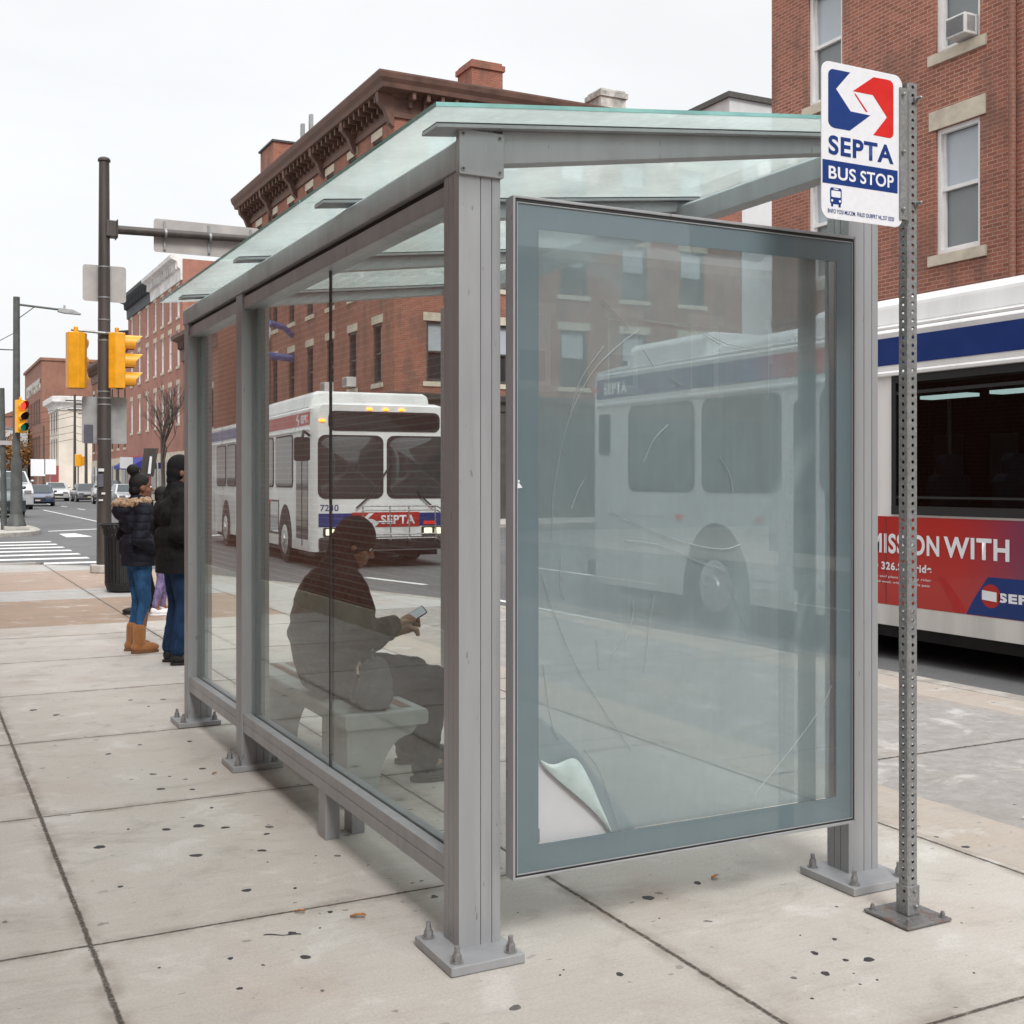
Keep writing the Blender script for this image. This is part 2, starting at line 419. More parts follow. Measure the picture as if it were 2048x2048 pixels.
def galvanised(name, rust=.0, base=(.20, .205, .21)):
    m, nt, b = newmat(name)
    v = nt.obj()
    vo = nt.new('ShaderNodeTexVoronoi'); vo.inputs['Scale'].default_value = 110; nt.l.new(v, vo.inputs['Vector'])
    sg = nt.new('ShaderNodeSeparateColor'); nt.l.new(vo.outputs['Color'], sg.inputs[0])
    n = nt.noise(v, 9, 6, .7)
    c = nt.mix(nt.m('MULTIPLY', sg.outputs[0], .6), tuple(k * .8 for k in base), tuple(k * 1.3 for k in base))
    c = nt.mix(nt.ramp(n, .5, .75, 0, .5), c, tuple(k * .55 for k in base))
    if rust: c = nt.mix(nt.ramp(nt.noise(v, 16, 5, .7), .52, .7, 0, rust), c, (.24, .095, .04))
    nt.put(b.inputs['Base Color'], c)
    b.inputs['Metallic'].default_value = .55; nt.put(b.inputs['Roughness'], nt.ramp(n, .3, .7, .38, .6))
    nt.put(b.inputs['Normal'], nt.bump(nt.noise(v, 120, 3), .08, .004))
    return m

def cloth(name, col, scale=220, bump=.25, wr=7, rough=.95, quilt=0., var=.25, fuzz=.0):
    m, nt, b = newmat(name)
    v = nt.obj()
    n = nt.noise(nt.scale(v, (1, 1, .55)), wr, 5, .6, .8); f = nt.noise(v, scale, 2)
    c = nt.mix(nt.ramp(n, .3, .7), tuple(k * (1 - var) for k in col), tuple(min(1, k * (1 + var)) for k in col))
    c = nt.mix(nt.ramp(f, .4, .6, 0, .25), c, tuple(min(1, k * 1.8 + .005) for k in col))
    nt.put(b.inputs['Base Color'], c); b.inputs['Roughness'].default_value = rough
    b.inputs['Specular IOR Level'].default_value = .25
    if fuzz: b.inputs['Sheen Weight'].default_value = fuzz
    h = nt.m('ADD', nt.m('MULTIPLY', n, 1.), nt.m('MULTIPLY', f, .08))
    if quilt:
        z = nt.sep(v)[2]
        q = nt.m('ABSOLUTE', nt.m('SINE', nt.m('MULTIPLY', nt.m('ADD', z, nt.m('MULTIPLY', n, .03)), PI / quilt)))
        h = nt.m('ADD', h, nt.m('MULTIPLY', nt.m('POWER', q, .5), .9))
    nt.put(b.inputs['Normal'], nt.bump(h, bump, .03))
    return m

def dark_glass(name, col=(.012, .014, .016), rough=.03, spec=.7):
    m, nt, b = newmat(name)
    nt.put(b.inputs['Base Color'], col); b.inputs['Specular IOR Level'].default_value = spec
    v = nt.obj(); nt.put(b.inputs['Roughness'], nt.ramp(nt.noise(v, 3, 4), .3, .8, rough, rough + .06))
    nt.put(b.inputs['Normal'], nt.bump(nt.noise(v, .9, 2), .06, .02))
    return m

def blind_mat(name, col):
    m, nt, b = newmat(name)
    v = nt.obj(); s = nt.sep(v)
    st = nt.m('SINE', nt.m('MULTIPLY', s[2], 170.))
    c = nt.mix(nt.ramp(st, -1, 1, 0, .18), col, tuple(k * .7 for k in col))
    c = nt.mix(nt.ramp(nt.noise(v, 1.3, 3), .35, .7, 0, .3), c, tuple(k * .65 for k in col))
    nt.put(b.inputs['Base Color'], c); b.inputs['Roughness'].default_value = .5
    b.inputs['Coat Weight'].default_value = .9; b.inputs['Coat Roughness'].default_value = .02
    return m

M = dict(
    walk=concrete_walk(), asphalt=asphalt_mat(), line=paint_line_mat(), alu=weathered_metal(),
    kerb=pm('kerb stone', (.36, .335, .30), .9, var=.25, scale=5, bump=.3, bscale=80),
    slab=pm('plain concrete', (.40, .38, .35), .9, var=.22, scale=1.2, bump=.25, bscale=70),
    gasket=pm('black rubber gasket', (.015, .015, .016), .6),
    galv=galvanised('galvanised steel', 0, (.315, .325, .325)), galv_rust=galvanised('rusty galvanised plate', .6, (.25, .25, .25)),
    darksteel=pm('dark steel', (.09, .092, .095), .45, .7, .2, 20),
    bolt=galvanised('bolt steel', .25, (.32, .32, .32)),
    pane=pane_mat('clear shelter glass', (.92, .948, .937), .78, .012),
    edgeglass=veil_mat('frosted glass edge', (.60, .70, .69), (.26, .335, .34), .70, .4, 1.0),
    roofglass=veil_mat('mint roof glass', (.90, .965, .95), (.88, .955, .94), .44, .9, .8, .14, .05),
    roofedge=pm('green glass edge', (.22, .47, .44), .15, var=.2, scale=4),
    casepane=veil_mat('blue grey printed glass border', (.45, .55, .58), (.20, .265, .29), .78, .15, 1.5, .05, .01),
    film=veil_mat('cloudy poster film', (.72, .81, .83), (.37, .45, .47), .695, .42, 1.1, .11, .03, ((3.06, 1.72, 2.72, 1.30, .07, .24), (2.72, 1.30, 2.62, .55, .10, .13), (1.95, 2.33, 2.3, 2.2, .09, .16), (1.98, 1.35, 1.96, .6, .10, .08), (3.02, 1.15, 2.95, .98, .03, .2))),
    crease=veil_mat('creased film fold', (.8, .84, .84), (.74, .80, .80), .48, .3, 1.5),
    backing=pm('white backing board', (.62, .61, .63), .7, var=.06, scale=3),
    curl=pm('curled film back', (.50, .60, .59), .35, var=.12, scale=9),
    white=pm('white sign sheeting', (.76, .775, .81), .35, var=.03, scale=40),
    blue=pm('signal blue', (.002, .034, .185), .35, var=.06, scale=30), red=pm('signal red', (.62, .016, .013), .35, var=.06, scale=30),
    buswhite=pm('white bus paint', (.72, .725, .72), .3, var=.09, scale=1.5, coat=.4, streak=True),
    busdirty=pm('grubby white bus skirt', (.60, .585, .55), .45, var=.12, scale=3, streak=True),
    busblue=pm('bus stripe blue', (.002, .028, .16), .35, var=.08, scale=2), busred=pm('bus stripe red', (.40, .016, .014), .35, var=.08, scale=2),
    black=pm('matt black', (.012, .012, .013), .6), rubber=pm('tyre rubber', (.02, .02, .021), .85, var=.3, scale=8),
    rim=pm('steel rim', (.52, .52, .51), .4, .7, .2, 9), chrome=pm('bright tube', (.42, .42, .42), .28, .85, .12, 30),
    busglass=dark_glass('tinted bus glass', (.014, .017, .018)), windshield=dark_glass('windshield glass', (.034, .042, .043), .02, 1.),
    seeglass=pane_mat('see-through bus window', (.42, .44, .45), .55),
    amber=pm('amber lamp', (1., .30, .02), .3, emit=2.2), redlamp=pm('red lamp', (.55, .03, .02), .3, emit=.3),
    headlamp=pm('headlamp', (.9, .85, .6), .2, emit=.8), tubelight=pm('fluorescent tube', (.75, .95, .88), .3, emit=1.6),
    yellow=pm('signal yellow enamel', (.80, .36, .012), .4, var=.1, scale=5, coat=.3),
    lens_red=pm('lit red lens', (1., .03, .02), .3, emit=2.), lens_dark=pm('unlit amber lens', (.05, .025, .01), .3), lens_green=pm('green lens', (.0, .22, .13), .2, emit=.25),
    pole=pm('dark bronze painted pole', (.070, .060, .055), .5, .2, .22, 5, streak=True), polegrey=pm('grey green pole', (.085, .09, .085), .55, .2, .2, 4),
    signback=pm('bare sign back', (.42, .40, .385), .55, .15, .12, 2.5), signgrey=pm('grey sign back', (.33, .335, .335), .55, .1, .15, 3),
    stone=pm('limestone trim', (.50, .44, .35), .85, var=.18, scale=2.5, bump=.2, bscale=30),
    winpaint=pm('window paint', (.72, .71, .70), .5, var=.07, scale=3), windark=pm('dark window paint', (.06, .055, .05), .5, var=.2, scale=3),
    blind=blind_mat('pale window blind', (.40, .44, .48)), blindw=blind_mat('white window blind', (.58, .60, .62)), winglass=dark_glass('window glass', (.028, .032, .034), .02), winlight=blind_mat('grey lower blind', (.17, .185, .19)),
    brownstone=pm('brown painted cornice', (.125, .066, .048), .7, var=.25, scale=1.5, bump=.2, bscale=12),
    corn_dark=pm('charcoal cornice', (.05, .053, .062), .7, var=.25, scale=1.2), corn_white=pm('white cornice', (.62, .60, .59), .7, var=.2, scale=1.1),
    cream=pm('cream render', (.60, .54, .47), .9, var=.12, scale=.35), greyr=pm('grey render', (.50, .49, .50), .9, var=.15, scale=.25), rendstain=pm('stained render', (.42, .40, .37), .9, var=.5, scale=1.5),
    roofing=pm('bitumen roof', (.08, .08, .08), .9),
    brickR=brick_mat('red brick', (.37, .135, .088), (.225, .078, .052), (.46, .32, .25), .5),
    brickM=brick_mat('orange red brick', (.34, .118, .074), (.225, .076, .050), (.37, .25, .19), .6),
    brickP=brick_mat('salmon brick', (.40, .165, .118), (.31, .125, .09), (.42, .27, .21), .25),
    brickB=brick_mat('brown brick', (.29, .125, .085), (.24, .10, .068), (.33, .22, .17), .3),
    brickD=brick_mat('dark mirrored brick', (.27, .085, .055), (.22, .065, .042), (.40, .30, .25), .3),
    skin=pm('brown skin', (.20, .09, .05), .5, var=.1, scale=20), hair=cloth('black hair', (.010, .008, .008), 300, .5, 40, .6),
    fur=cloth('tan fur trim', (.33, .20, .10), 120, 1., 45, 1., 0, .6, .5), puffer=cloth('navy puffer nylon', (.008, .009, .016), 200, .45, 9, .75, .075),
    blackcoat=cloth('black coat', (.007, .0065, .007), 200, .5, 8, .85), denim=cloth('blue denim', (.022, .075, .17), 260, .5, 10, .9, 0, .4),
    navydenim=cloth('dark blue jeans', (.010, .030, .075), 260, .6, 9, .9, 0, .4), suede=cloth('tan suede', (.27, .115, .040), 200, .3, 6, .95, 0, .2, .3),
    sole=pm('boot sole', (.17, .08, .035), .8), darkcloth=cloth('dark charcoal cloth', (.012, .011, .012), 200, .6, 9, .9), lavender=cloth('lavender print leggings', (.17, .14, .27), 60, .4, 18, .9, 0, .5),
    sneaker=pm('white shoe', (.75, .74, .76), .6), eye=pm('eye white', (.6, .6, .6), .2), phone=pm('phone screen', (.42, .45, .50), .15, emit=.1),
    bench=pm('grey green precast bench', (.30, .325, .31), .75, var=.12, scale=5, bump=.15, bscale=90), benchwood=pm('brown seat slat', (.14, .075, .05), .6, var=.25, scale=12),
    bag=cloth('dark grey bag cloth', (.045, .047, .05), 160, .6, 12, .8), zip=pm('brass zip', (.45, .36, .2), .35, .8),
    bark=pm('bare bark', (.085, .065, .055), .95, var=.3, scale=9), autumn=pm('autumn leaves', (.24, .115, .035), .8, var=.5, scale=.8),
    leaf=pm('dry leaf', (.42, .17, .04), .8, var=.4, scale=60),
    awning=pm('blue shop awning', (.02, .025, .22), .7), awnred=pm('red shop front', (.35, .05, .05), .7), acbody=pm('air conditioner case', (.62, .61, .60), .55), acgrille=pm('air conditioner grille', (.22, .22, .225), .7),
    carwhite=pm('silver car paint', (.48, .49, .50), .25, .3, .05, 2, coat=.8), carblue=pm('blue car paint', (.03, .045, .10), .2, .2, .05, 2, coat=.9), carblack=pm('black car paint', (.012, .013, .016), .15, .1, .05, 2, coat=1.),
    carteal=pm('dark teal car paint', (.035, .055, .07), .2, .2, .05, 2, coat=.9), cargrey=pm('grey car paint', (.12, .12, .125), .25, .3, .05, 2, coat=.8), carglass=dark_glass('car glass', (.03, .04, .045), .02),
    gum=pm('trodden gum', (.042, .039, .042), .8, var=.35, scale=60), gumgrey=pm('worn grey gum', (.13, .122, .118), .85, var=.3, scale=60), seatblue=pm('blue bus seat cloth', (.05, .06, .10), .8), lampblue=pm('blue lamp enamel', (.10, .16, .42), .4), sticker=pm('sticker', (.6, .6, .6), .6), sticker2=pm('dark sticker', (.10, .10, .13), .6), wire=pm('cable', (.03, .03, .03), .7), plate=pm('licence plate', (.45, .40, .30), .5),
)
# ------------------------------------------------------------------ ground, road, pavements
g = MB(); g.box(-900, 900, -900, 900, -.60, -.12)
tag(g.build('road', M['asphalt']), 'grey asphalt road and crossing street', kind='structure')

def catmull(pts, n=10):
    out = []
    P = [pts[0]] + pts + [pts[-1]]
    for i in range(1, len(P) - 2):
        p0, p1, p2, p3 = map(Vector, (P[i - 1], P[i], P[i + 1], P[i + 2]))
        for k in range(n):
            t = k / n
            out.append(tuple(.5 * ((2 * p1) + (-p0 + p2) * t + (2 * p0 - 5 * p1 + 4 * p2 - p3) * t * t + (-p0 + 3 * p1 - 3 * p2 + p3) * t ** 3)))
    out.append(tuple(pts[-1])); return out

def pavement(name, label, curve, back, wmat):
    """kerb stone strip along curve (outer edge), slab filling to the back points"""
    n = len(curve); inner = []
    for i, p in enumerate(curve):
        a = Vector(curve[max(0, i - 1)]); b = Vector(curve[min(n - 1, i + 1)]); d = (b - a).normalized()
        nrm = Vector((-d.y, d.x)); inner.append(tuple(Vector(p) + nrm * .16))
    k = MB()
    for i in range(n - 1):
        a, b, c, d = curve[i], curve[i + 1], inner[i + 1], inner[i]
        k.face([(a[0], a[1], .003), (b[0], b[1], .003), (c[0], c[1], .003), (d[0], d[1], .003)])
        k.face([(a[0], a[1], -.2), (b[0], b[1], -.2), (b[0], b[1], .003), (a[0], a[1], .003)])
        k.face([(d[0], d[1], .003), (c[0], c[1], .003), (c[0], c[1], -.2), (d[0], d[1], -.2)])
    tag(k.build(name + '_kerb', M['kerb'], smooth=30), label + ' kerb', kind='structure')
    s = MB(); poly = [(p[0], p[1]) for p in inner] + back
    s.prism(poly, 'z', -.25, 0)
    tag(s.build(name, wmat), label, kind='structure')

near = catmull([(7.55, -60), (7.45, -20), (7.3, 0), (7.18, 5), (7.08, 9), (6.75, 12.3), (6.05, 15.2), (5.2, 17.6), (4.3, 20.2), (3.3, 22.4), (2.0, 23.7), (.4, 24.1), (-3, 24.15), (-60, 24.15)], 8)
pavement('pavement', 'pale concrete pavement in big square slabs', near, [(-60, -60)], M['walk'])
farl = catmull([(-60, 37.9), (-4, 37.9), (1, 37.9), (2.6, 38.3), (3.5, 39.5), (3.8, 41.3), (3.75, 45), (3.1, 49), (2.6, 53), (2.55, 100), (2.55, 215)], 8)
pavement('corner_pavement', 'far left pavement corner', farl, [(-60, 215)], M['slab'])
fr1 = catmull([(14.3, 19.0), (14.3, 0), (14.3, -60)][::1], 6)
fr1 = catmull([(60, 23.3), (19, 23.3), (16.4, 22.9), (14.9, 21.6), (14.35, 19.5), (14.3, 15), (14.3, 0), (14.3, -60)], 6)
pavement('opposite_pavement', 'pavement across the street on the right', fr1, [(60, -60)], M['slab'])
fr2 = catmull([(14.4, 215), (14.4, 100), (14.4, 50), (14.5, 41.5), (15.2, 39.6), (16.8, 38.6), (19, 38.3), (60, 38.3)], 6)
pavement('opposite_pavement', 'pavement across the street beyond the crossing', fr2, [(60, 215)], M['slab'])

mk = MB(); Z0 = -.116
def stripe(pts): mk.face([(p[0], p[1], Z0) for p in pts])
def dash(x, y0, y1, w=.11): stripe([(x - w / 2, y0), (x + w / 2, y0), (x + w / 2, y1), (x - w / 2, y1)])
for k in range(7):                                   # zebra bars across the side street
    y = 25.4 + 1.55 * k; stripe([(.2 - .05 * k, y), (3.5, y), (3.5, y + .55), (.2 - .05 * k, y + .55)])
stripe([(4.2, 37.5), (4.95, 37.6), (4.75, 40.2), (4.25, 40.0)])
stripe([(4.15, 42.0), (6.6, 43.9), (6.6, 44.3), (4.15, 42.4)])
stripe([(5.5, 34.0), (9.0, 37.0), (9.0, 37.5), (5.5, 34.5)])
for y0, y1 in ((-20, 15.2),): stripe([(7.75, y0), (7.86, y0), (7.42, y1), (7.31, y1)])
stripe([(7.0, 19.4), (7.14, 19.4), (7.5, 17.6), (7.36, 17.6)])
for k in range(9): dash(10.8, -12 + 6 * k, -9 + 6 * k) if not 20 < -12 + 6 * k < 40 else None
for k in range(14): dash(9.2, 46 + 9 * k, 49.5 + 9 * k, .14)
dash(7.0, 50, 74, .12); dash(6.4, 92, 180, .12)
for k in range(6): stripe([(11.3 + .02 * k, 41 + 1.5 * k), (14.1, 41 + 1.5 * k), (14.1, 41.5 + 1.5 * k), (11.3, 41.5 + 1.5 * k)]) if k < 1 else None
tag(mk.build('road_markings', M['line']), 'white crossing bars and lane lines', kind='structure')

# trodden chewing gum and drips on the slabs
GUM = [(1.02, 5.38, 0.0197), (1.16, 5.37, 0.0239), (1.26, 5.29, 0.0178), (1.44, 5.21, 0.0199), (1.4, 5.11, 0.0126), (1.32, 4.89, 0.0167), (1.06, 4.95, 0.0238), (1.14, 4.44, 0.0168), (1.31, 4.38, 0.0084), (1.17, 3.95, 0.0137), (1.15, 3.73, 0.018), (1.35, 4.08, 0.0104), (1.15, 6.43, 0.0187), (1.13, 6.1, 0.0201), (1.27, 6.02, 0.0134), (1.49, 7.14, 0.0158), (1.28, 5.64, 0.0095), (0.72, 5.25, 0.0225), (1.58, 4.68, 0.0128), (1.76, 4.99, 0.0216), (1.41, 6.43, 0.0167), (1.01, 7.02, 0.0151), (0.93, 3.83, 0.0101), (1.01, 3.73, 0.0064), (1.5, 4.72, 0.0046), (0.71, 3.86, 0.0049), (1.3, 4.73, 0.0045), (0.9, 3.59, 0.0095), (1.4, 8.68, 0.0157), (1.61, 8.6, 0.022), (1.47, 8.38, 0.0107), (0.75, 8.6, 0.024), (0.87, 8.35, 0.0206), (1.28, 6.24, 0.0104), (1.22, 6.34, 0.007), (1.21, 7.18, 0.013), (0.53, 4.11, 0.0029), (0.72, 4.7, 0.0102), (0.87, 5.46, 0.0079), (1.27, 3.95, 0.0046), (1.12, 3.46, 0.0067), (1.59, 3.09, 0.0182), (1.99, 3.15, 0.013), (2.79, 3.06, 0.0087), (2.57, 2.86, 0.0146), (2.77, 2.88, 0.0175), (2.7, 2.91, 0.01), (2.46, 2.88, 0.0097), (2.41, 2.74, 0.0054), (2.45, 3.68, 0.0211), (2.65, 3.0, 0.0135), (2.71, 3.14, 0.0035), (3.01, 3.29, 0.0047), (2.71, 3.73, 0.0159), (3.99, 3.58, 0.0153), (3.99, 3.74, 0.0112), (2.65, 2.82, 0.0032), (2.61, 2.75, 0.004), (2.68, 2.75, 0.0048), (3.29, 2.97, 0.0036), (2.37, 3.49, 0.0037), (1.85, 3.26, 0.0041), (1.82, 3.23, 0.0049), (2.99, 2.65, 0.0041)]
gr = random.Random(12); gm = MB()
for x, y, r in GUM:
    n = 14; ph = [gr.uniform(0, 6.3) for _ in range(3)]; am = [gr.uniform(.04, .22), gr.uniform(.03, .14), gr.uniform(.02, .1)]; st = gr.uniform(.75, 1.0); ro = gr.uniform(0, 3.1)
    pts = []
    for k in range(n):
        a = 2 * PI * k / n; q = r * (1 + am[0] * math.sin(2 * a + ph[0]) + am[1] * math.sin(3 * a + ph[1]) + am[2] * math.sin(5 * a + ph[2]))
        u, v_ = q * math.cos(a), q * math.sin(a) * st; pts.append((x + u * math.cos(ro) - v_ * math.sin(ro), y + u * math.sin(ro) + v_ * math.cos(ro)))
    mi = 1 if gr.random() < .35 else 0
    gm.face([(p[0], p[1], .0016) for p in pts], mi)
    for k in range(n): a, b_ = pts[k], pts[(k + 1) % n]; gm.face([(a[0], a[1], .0016), (b_[0], b_[1], .0016), (x + (b_[0] - x) * 1.06, y + (b_[1] - y) * 1.06, .0002), (x + (a[0] - x) * 1.06, y + (a[1] - y) * 1.06, .0002)], mi)
for k in range(9):
    t0, t1 = k / 9, (k + 1) / 9; f = lambda t: (1.078 + .117 * t, 3.975 - .052 * t + .006 * math.sin(9 * t)); w_ = lambda t: .002 + .004 * abs(math.sin(5 * t + .4))
    gm.face([(f(t0)[0], f(t0)[1] - w_(t0), .0014), (f(t1)[0], f(t1)[1] - w_(t1), .0014), (f(t1)[0], f(t1)[1] + w_(t1), .0014), (f(t0)[0], f(t0)[1] + w_(t0), .0014)])
tag(gm.build('chewing_gum', [M['gum'], M['gumgrey']]), 'black spots of trodden chewing gum on the slabs', kind='stuff')

# ------------------------------------------------------------------ buildings
_wcache = {}
def window_pair(key, w, h, frame, upper, lower, lintel=.32, split=.5, stone=True):
    """sash window facing -Y, opening lower-left corner at the origin; returns (frame object, pane objects)"""
    if key in _wcache: return _wcache[key]
    d = .12
    f = MB()
    if stone:
        f.box(-.16, w + .16, -.05, .10, -.20, -.005, 1)
        if lintel: f.box(-.14, w + .14, -.035, .10, h + .005, h + lintel, 1)
    t = .085
    f.box(0, t, d - .07, d + .02, 0, h); f.box(w - t, w, d - .07, d + .02, 0, h)
    f.box(t, w - t, d - .07, d + .02, h - t, h); f.box(t, w - t, d - .07, d + .02, 0, t)
    m = h * split
    f.box(t, w - t, d - .03, d + .05, m - .035, m + .035)
    f.box(t, t + .045, d, d + .05, t, h - t); f.box(w - t - .045, w - t, d, d + .05, t, h - t)
    f.box(t + .045, w - t - .045, d + .02, d + .05, t, t + .05)
    fo = f.build('window', [frame, M['stone']])
    u = MB(); u.box(t, w - t, d + .052, d + .06, m, h - t); uo = u.build('pane', upper)
    l = MB(); l.box(t, w - t, d + .056, d + .064, t, m); lo = l.build('pane', lower)
    adopt(uo, fo); adopt(lo, fo)
    _wcache[key] = (fo, [0])
    fo['_fresh'] = 1
    return _wcache[key]

def put_window(key, parent, loc, face, **kw):
    fo, used = window_pair(key, **kw)
    if used[0] == 0: o = fo; used[0] = 1
    else: o = copy_tree(fo)
    if '_fresh' in o: del o['_fresh']
    o.location = loc; o.rotation_euler = (0, 0, 0 if face == 'S' else -PI / 2)
    o.parent = parent; o.matrix_parent_inverse = Matrix.Translation(-parent.location)
    return o

def wall_grid(mb, face, at, u0, u1, z0, z1, opens, d=.13):
    """wall plane with real openings and reveals. face 'S': y=at, u=x ; face 'W': x=at, u=y"""
    us = sorted({u0, u1, *[o[0] for o in opens], *[o[1] for o in opens]}); zs = sorted({z0, z1, *[o[2] for o in opens], *[o[3] for o in opens]})
    def P(u, z, k=0): return (u, at + k, z) if face == 'S' else (at + k, u, z)
    for i in range(len(us) - 1):
        j = 0
        while j < len(zs) - 1:
            uc = (us[i] + us[i + 1]) / 2
            def hole(jj): return any(o[0] < uc < o[1] and o[2] < (zs[jj] + zs[jj + 1]) / 2 < o[3] for o in opens)
            if hole(j): j += 1; continue
            k = j
            while k + 1 < len(zs) - 1 and not hole(k + 1): k += 1
            mb.face([P(us[i], zs[j]), P(us[i + 1], zs[j]), P(us[i + 1], zs[k + 1]), P(us[i], zs[k + 1])]); j = k + 1
    for a, b, c, e in opens:
        mb.face([P(a, c), P(a, e), P(a, e, d), P(a, c, d)]); mb.face([P(b, c), P(b, e), P(b, e, d), P(b, c, d)])
        mb.face([P(a, c), P(b, c), P(b, c, d), P(a, c, d)]); mb.face([P(a, e), P(b, e), P(b, e, d), P(a, e, d)])
        mb.face([P(a, c, d + .09), P(b, c, d + .09), P(b, e, d + .09), P(a, e, d + .09)], 1)

def sweep(mb, prof, path, mi=0):
    """profile [(out, z)] along a plan polyline, walls on the left of travel, mitred at corners"""
    n = len(path); rows = []
    for i, p in enumerate(path):
        p = Vector(p); nv = []
        if i > 0: d = (p - Vector(path[i - 1])).normalized(); nv.append(Vector((d.y, -d.x)))
        if i < n - 1: d = (Vector(path[i + 1]) - p).normalized(); nv.append(Vector((d.y, -d.x)))
        m = sum(nv, Vector((0, 0)))
        m = m.normalized() / max(.3, m.normalized().dot(nv[0]))
        rows.append([(p.x + m.x * o, p.y + m.y * o, z) for o, z in prof])
    k = len(prof)
    for i in range(n - 1):
        for j in range(k - 1): mb.face([rows[i][j], rows[i + 1][j], rows[i + 1][j + 1], rows[i][j + 1]], mi)
    mb.face(rows[0], mi); mb.face(list(reversed(rows[-1])), mi)

def shell(mb, x0, x1, y0, y1, h, west, south, z0=-.1):
    wall_grid(mb, 'W', x0, y0, y1, z0, h, west); wall_grid(mb, 'S', y0, x0, x1, z0, h, south)
    mb.face([(x1, y0, z0), (x1, y1, z0), (x1, y1, h), (x1, y0, h)]); mb.face([(x0, y1, z0), (x1, y1, z0), (x1, y1, h), (x0, y1, h)])
    mb.face([(x0, y0, h - .02), (x1, y0, h - .02), (x1, y1, h - .02), (x0, y1, h - .02)])

# --- right-hand corner block (across the street)
bR = thing('brick_building', 'tall red brick block with white sash windows above the near white bus', 'building', (17.2, 5, 0))
rows = [(5.80, 8.15), (9.58, 11.95), (13.3, 15.6)]; colsR = [18.64 - 3.53 * k for k in range(9)]
op = [(c, c + 1.03, a, b) for c in colsR for a, b in rows]
w = MB(); shell(w, 17.2, 34, -14, 20.88, 17.2, op, [])
w.build('wall', [M['brickR'], M['black']], bR)
for i, c in enumerate(colsR):
    for j, (a, b) in enumerate(rows):
        kw = dict(w=1.03, h=b - a, frame=M['winpaint'], upper=M['blind'], lower=M['winlight'], split=.52, lintel=.36)
        put_window('R%d' % j, bR, (17.2, c + 1.03, a), 'W', **kw)
bd = MB(); bd.box(17.17, 17.2, -14, 20.88, 5.02, 5.16); bd.box(17.18, 17.2, -14, 20.88, 4.7, 4.78); bd.build('string_course', M['brickB'], bR)
cp = MB(); cp.box(17.05, 34.1, -14.1, 21.0, 17.2, 17.42); cp.build('coping', M['stone'], bR)
dp = MB(); dp.cyl((17.13, 14.35, 0), (17.13, 14.35, 17), .06); dp.build('drainpipe', M['brickB'], bR)
sh = MB(); sh.box(17.1, 17.2, -14, 20.7, .0, 3.9); sh.build('shop_front', M['windark'], bR)
ac = thing('window_air_conditioner', 'white air conditioner resting on the top right window sill of the corner block', 'air conditioner', (16.95, 15.6, 9.6))
a = MB(); a.box(16.92, 17.34, 15.20, 15.66, 9.64, 10.02); a.build('case', M['acbody'], ac, bevel=.02)
a = MB(); a.box(16.91, 16.92, 15.24, 15.62, 9.68, 9.98)
for k in range(9): a.box(16.902, 16.915, 15.24, 15.62, 9.70 + .031 * k, 9.711 + .031 * k)
a.build('grille', M['acgrille'], ac)
a = MB()
for k in range(4): a.box(16.98 + .05 * k, 17.01 + .05 * k, 15.190, 15.1985, 9.70, 9.97)
a.build('side_vent', M['acgrille'], ac)

# --- middle corner block with the bracketed brown cornice
bM = thing('brick_building', 'four storey brick corner block under a deep bracketed brown cornice', 'building', (17.2, 44, 0))
colsW = [45.35 + 3.07 * k for k in range(7)]; colsS = [18.6 + 3.1 * k for k in range(5)]
rowsM = [(5.6, 8.05), (9.55, 11.95), (13.45, 15.65)]
opw = [(c, c + 1.0, a, b) for c in colsW for a, b in rowsM]; ops = [(c, c + 1.35, a, b) for c in colsS for a, b in rowsM]
w = MB(); shell(w, 17.2, 34.5, 44, 66.8, 17.3, opw, ops); w.build('wall', [M['brickM'], M['black']], bM)
for c in colsW:
    for j, (a, b) in enumerate(rowsM):
        put_window('MW%d' % j, bM, (17.2, c + 1.0, a), 'W', w=1.0, h=b - a, frame=M['windark'], upper=M['winglass'], lower=M['winglass'], split=.5, lintel=.34)
for c in colsS:
    for j, (a, b) in enumerate(rowsM):
        put_window('MS%d' % j, bM, (c, 44, a), 'S', w=1.35, h=b - a, frame=M['windark'], upper=M['blind'], lower=M['winglass'], split=.5, lintel=.34)
path = [(17.2, 66.8), (17.2, 44), (34.5, 44)]
prof = [(0, 16.05), (.10, 16.05), (.12, 16.25), (.05, 16.3), (.05, 16.85), (.18, 16.95), (.75, 16.98), (.80, 17.15), (.92, 17.3), (.98, 17.48), (.98, 17.55), (0, 17.62)]
c = MB(); sweep(c, prof, path)
y = 44.4
while y < 66.4: c.box(16.55, 17.18, y, y + .14, 16.68, 16.97); c.box(16.9, 17.18, y + .01, y + .13, 16.45, 16.7); y += .62
for y in [44.05 + 4.4 * k for k in range(6)]: c.prism([(16.48, 16.97), (16.52, 16.6), (16.8, 16.3), (17.0, 15.8), (17.18, 15.65), (17.18, 16.97)], 'y', y - .14, y + .16)
x = 17.75
while x < 34.3: c.box(x, x + .14, 43.35, 44.02, 16.68, 16.97); c.box(x + .01, x + .13, 43.7, 44.02, 16.45, 16.7); x += .62
c.build('cornice', M['brownstone'], bM)
s = MB(); sweep(s, [(0, 4.45), (.12, 4.45), (.14, 4.75), (.3, 4.85), (.34, 5.05), (0, 5.15)], path); s.build('shop_cornice', M['windark'], bM)
s = MB(); s.box(17.12, 17.2, 44.05, 66.7, 0, 4.4); s.box(17.2, 34.4, 43.92, 44.0, 0, 4.4)
for k in range(8): s.box(17.06, 17.12, 45 + 2.7 * k, 46.9 + 2.7 * k, .7, 3.9, 1); s.box(18.2 + 2 * k, 19.8 + 2 * k, 43.86, 43.92, .7, 3.9, 1)
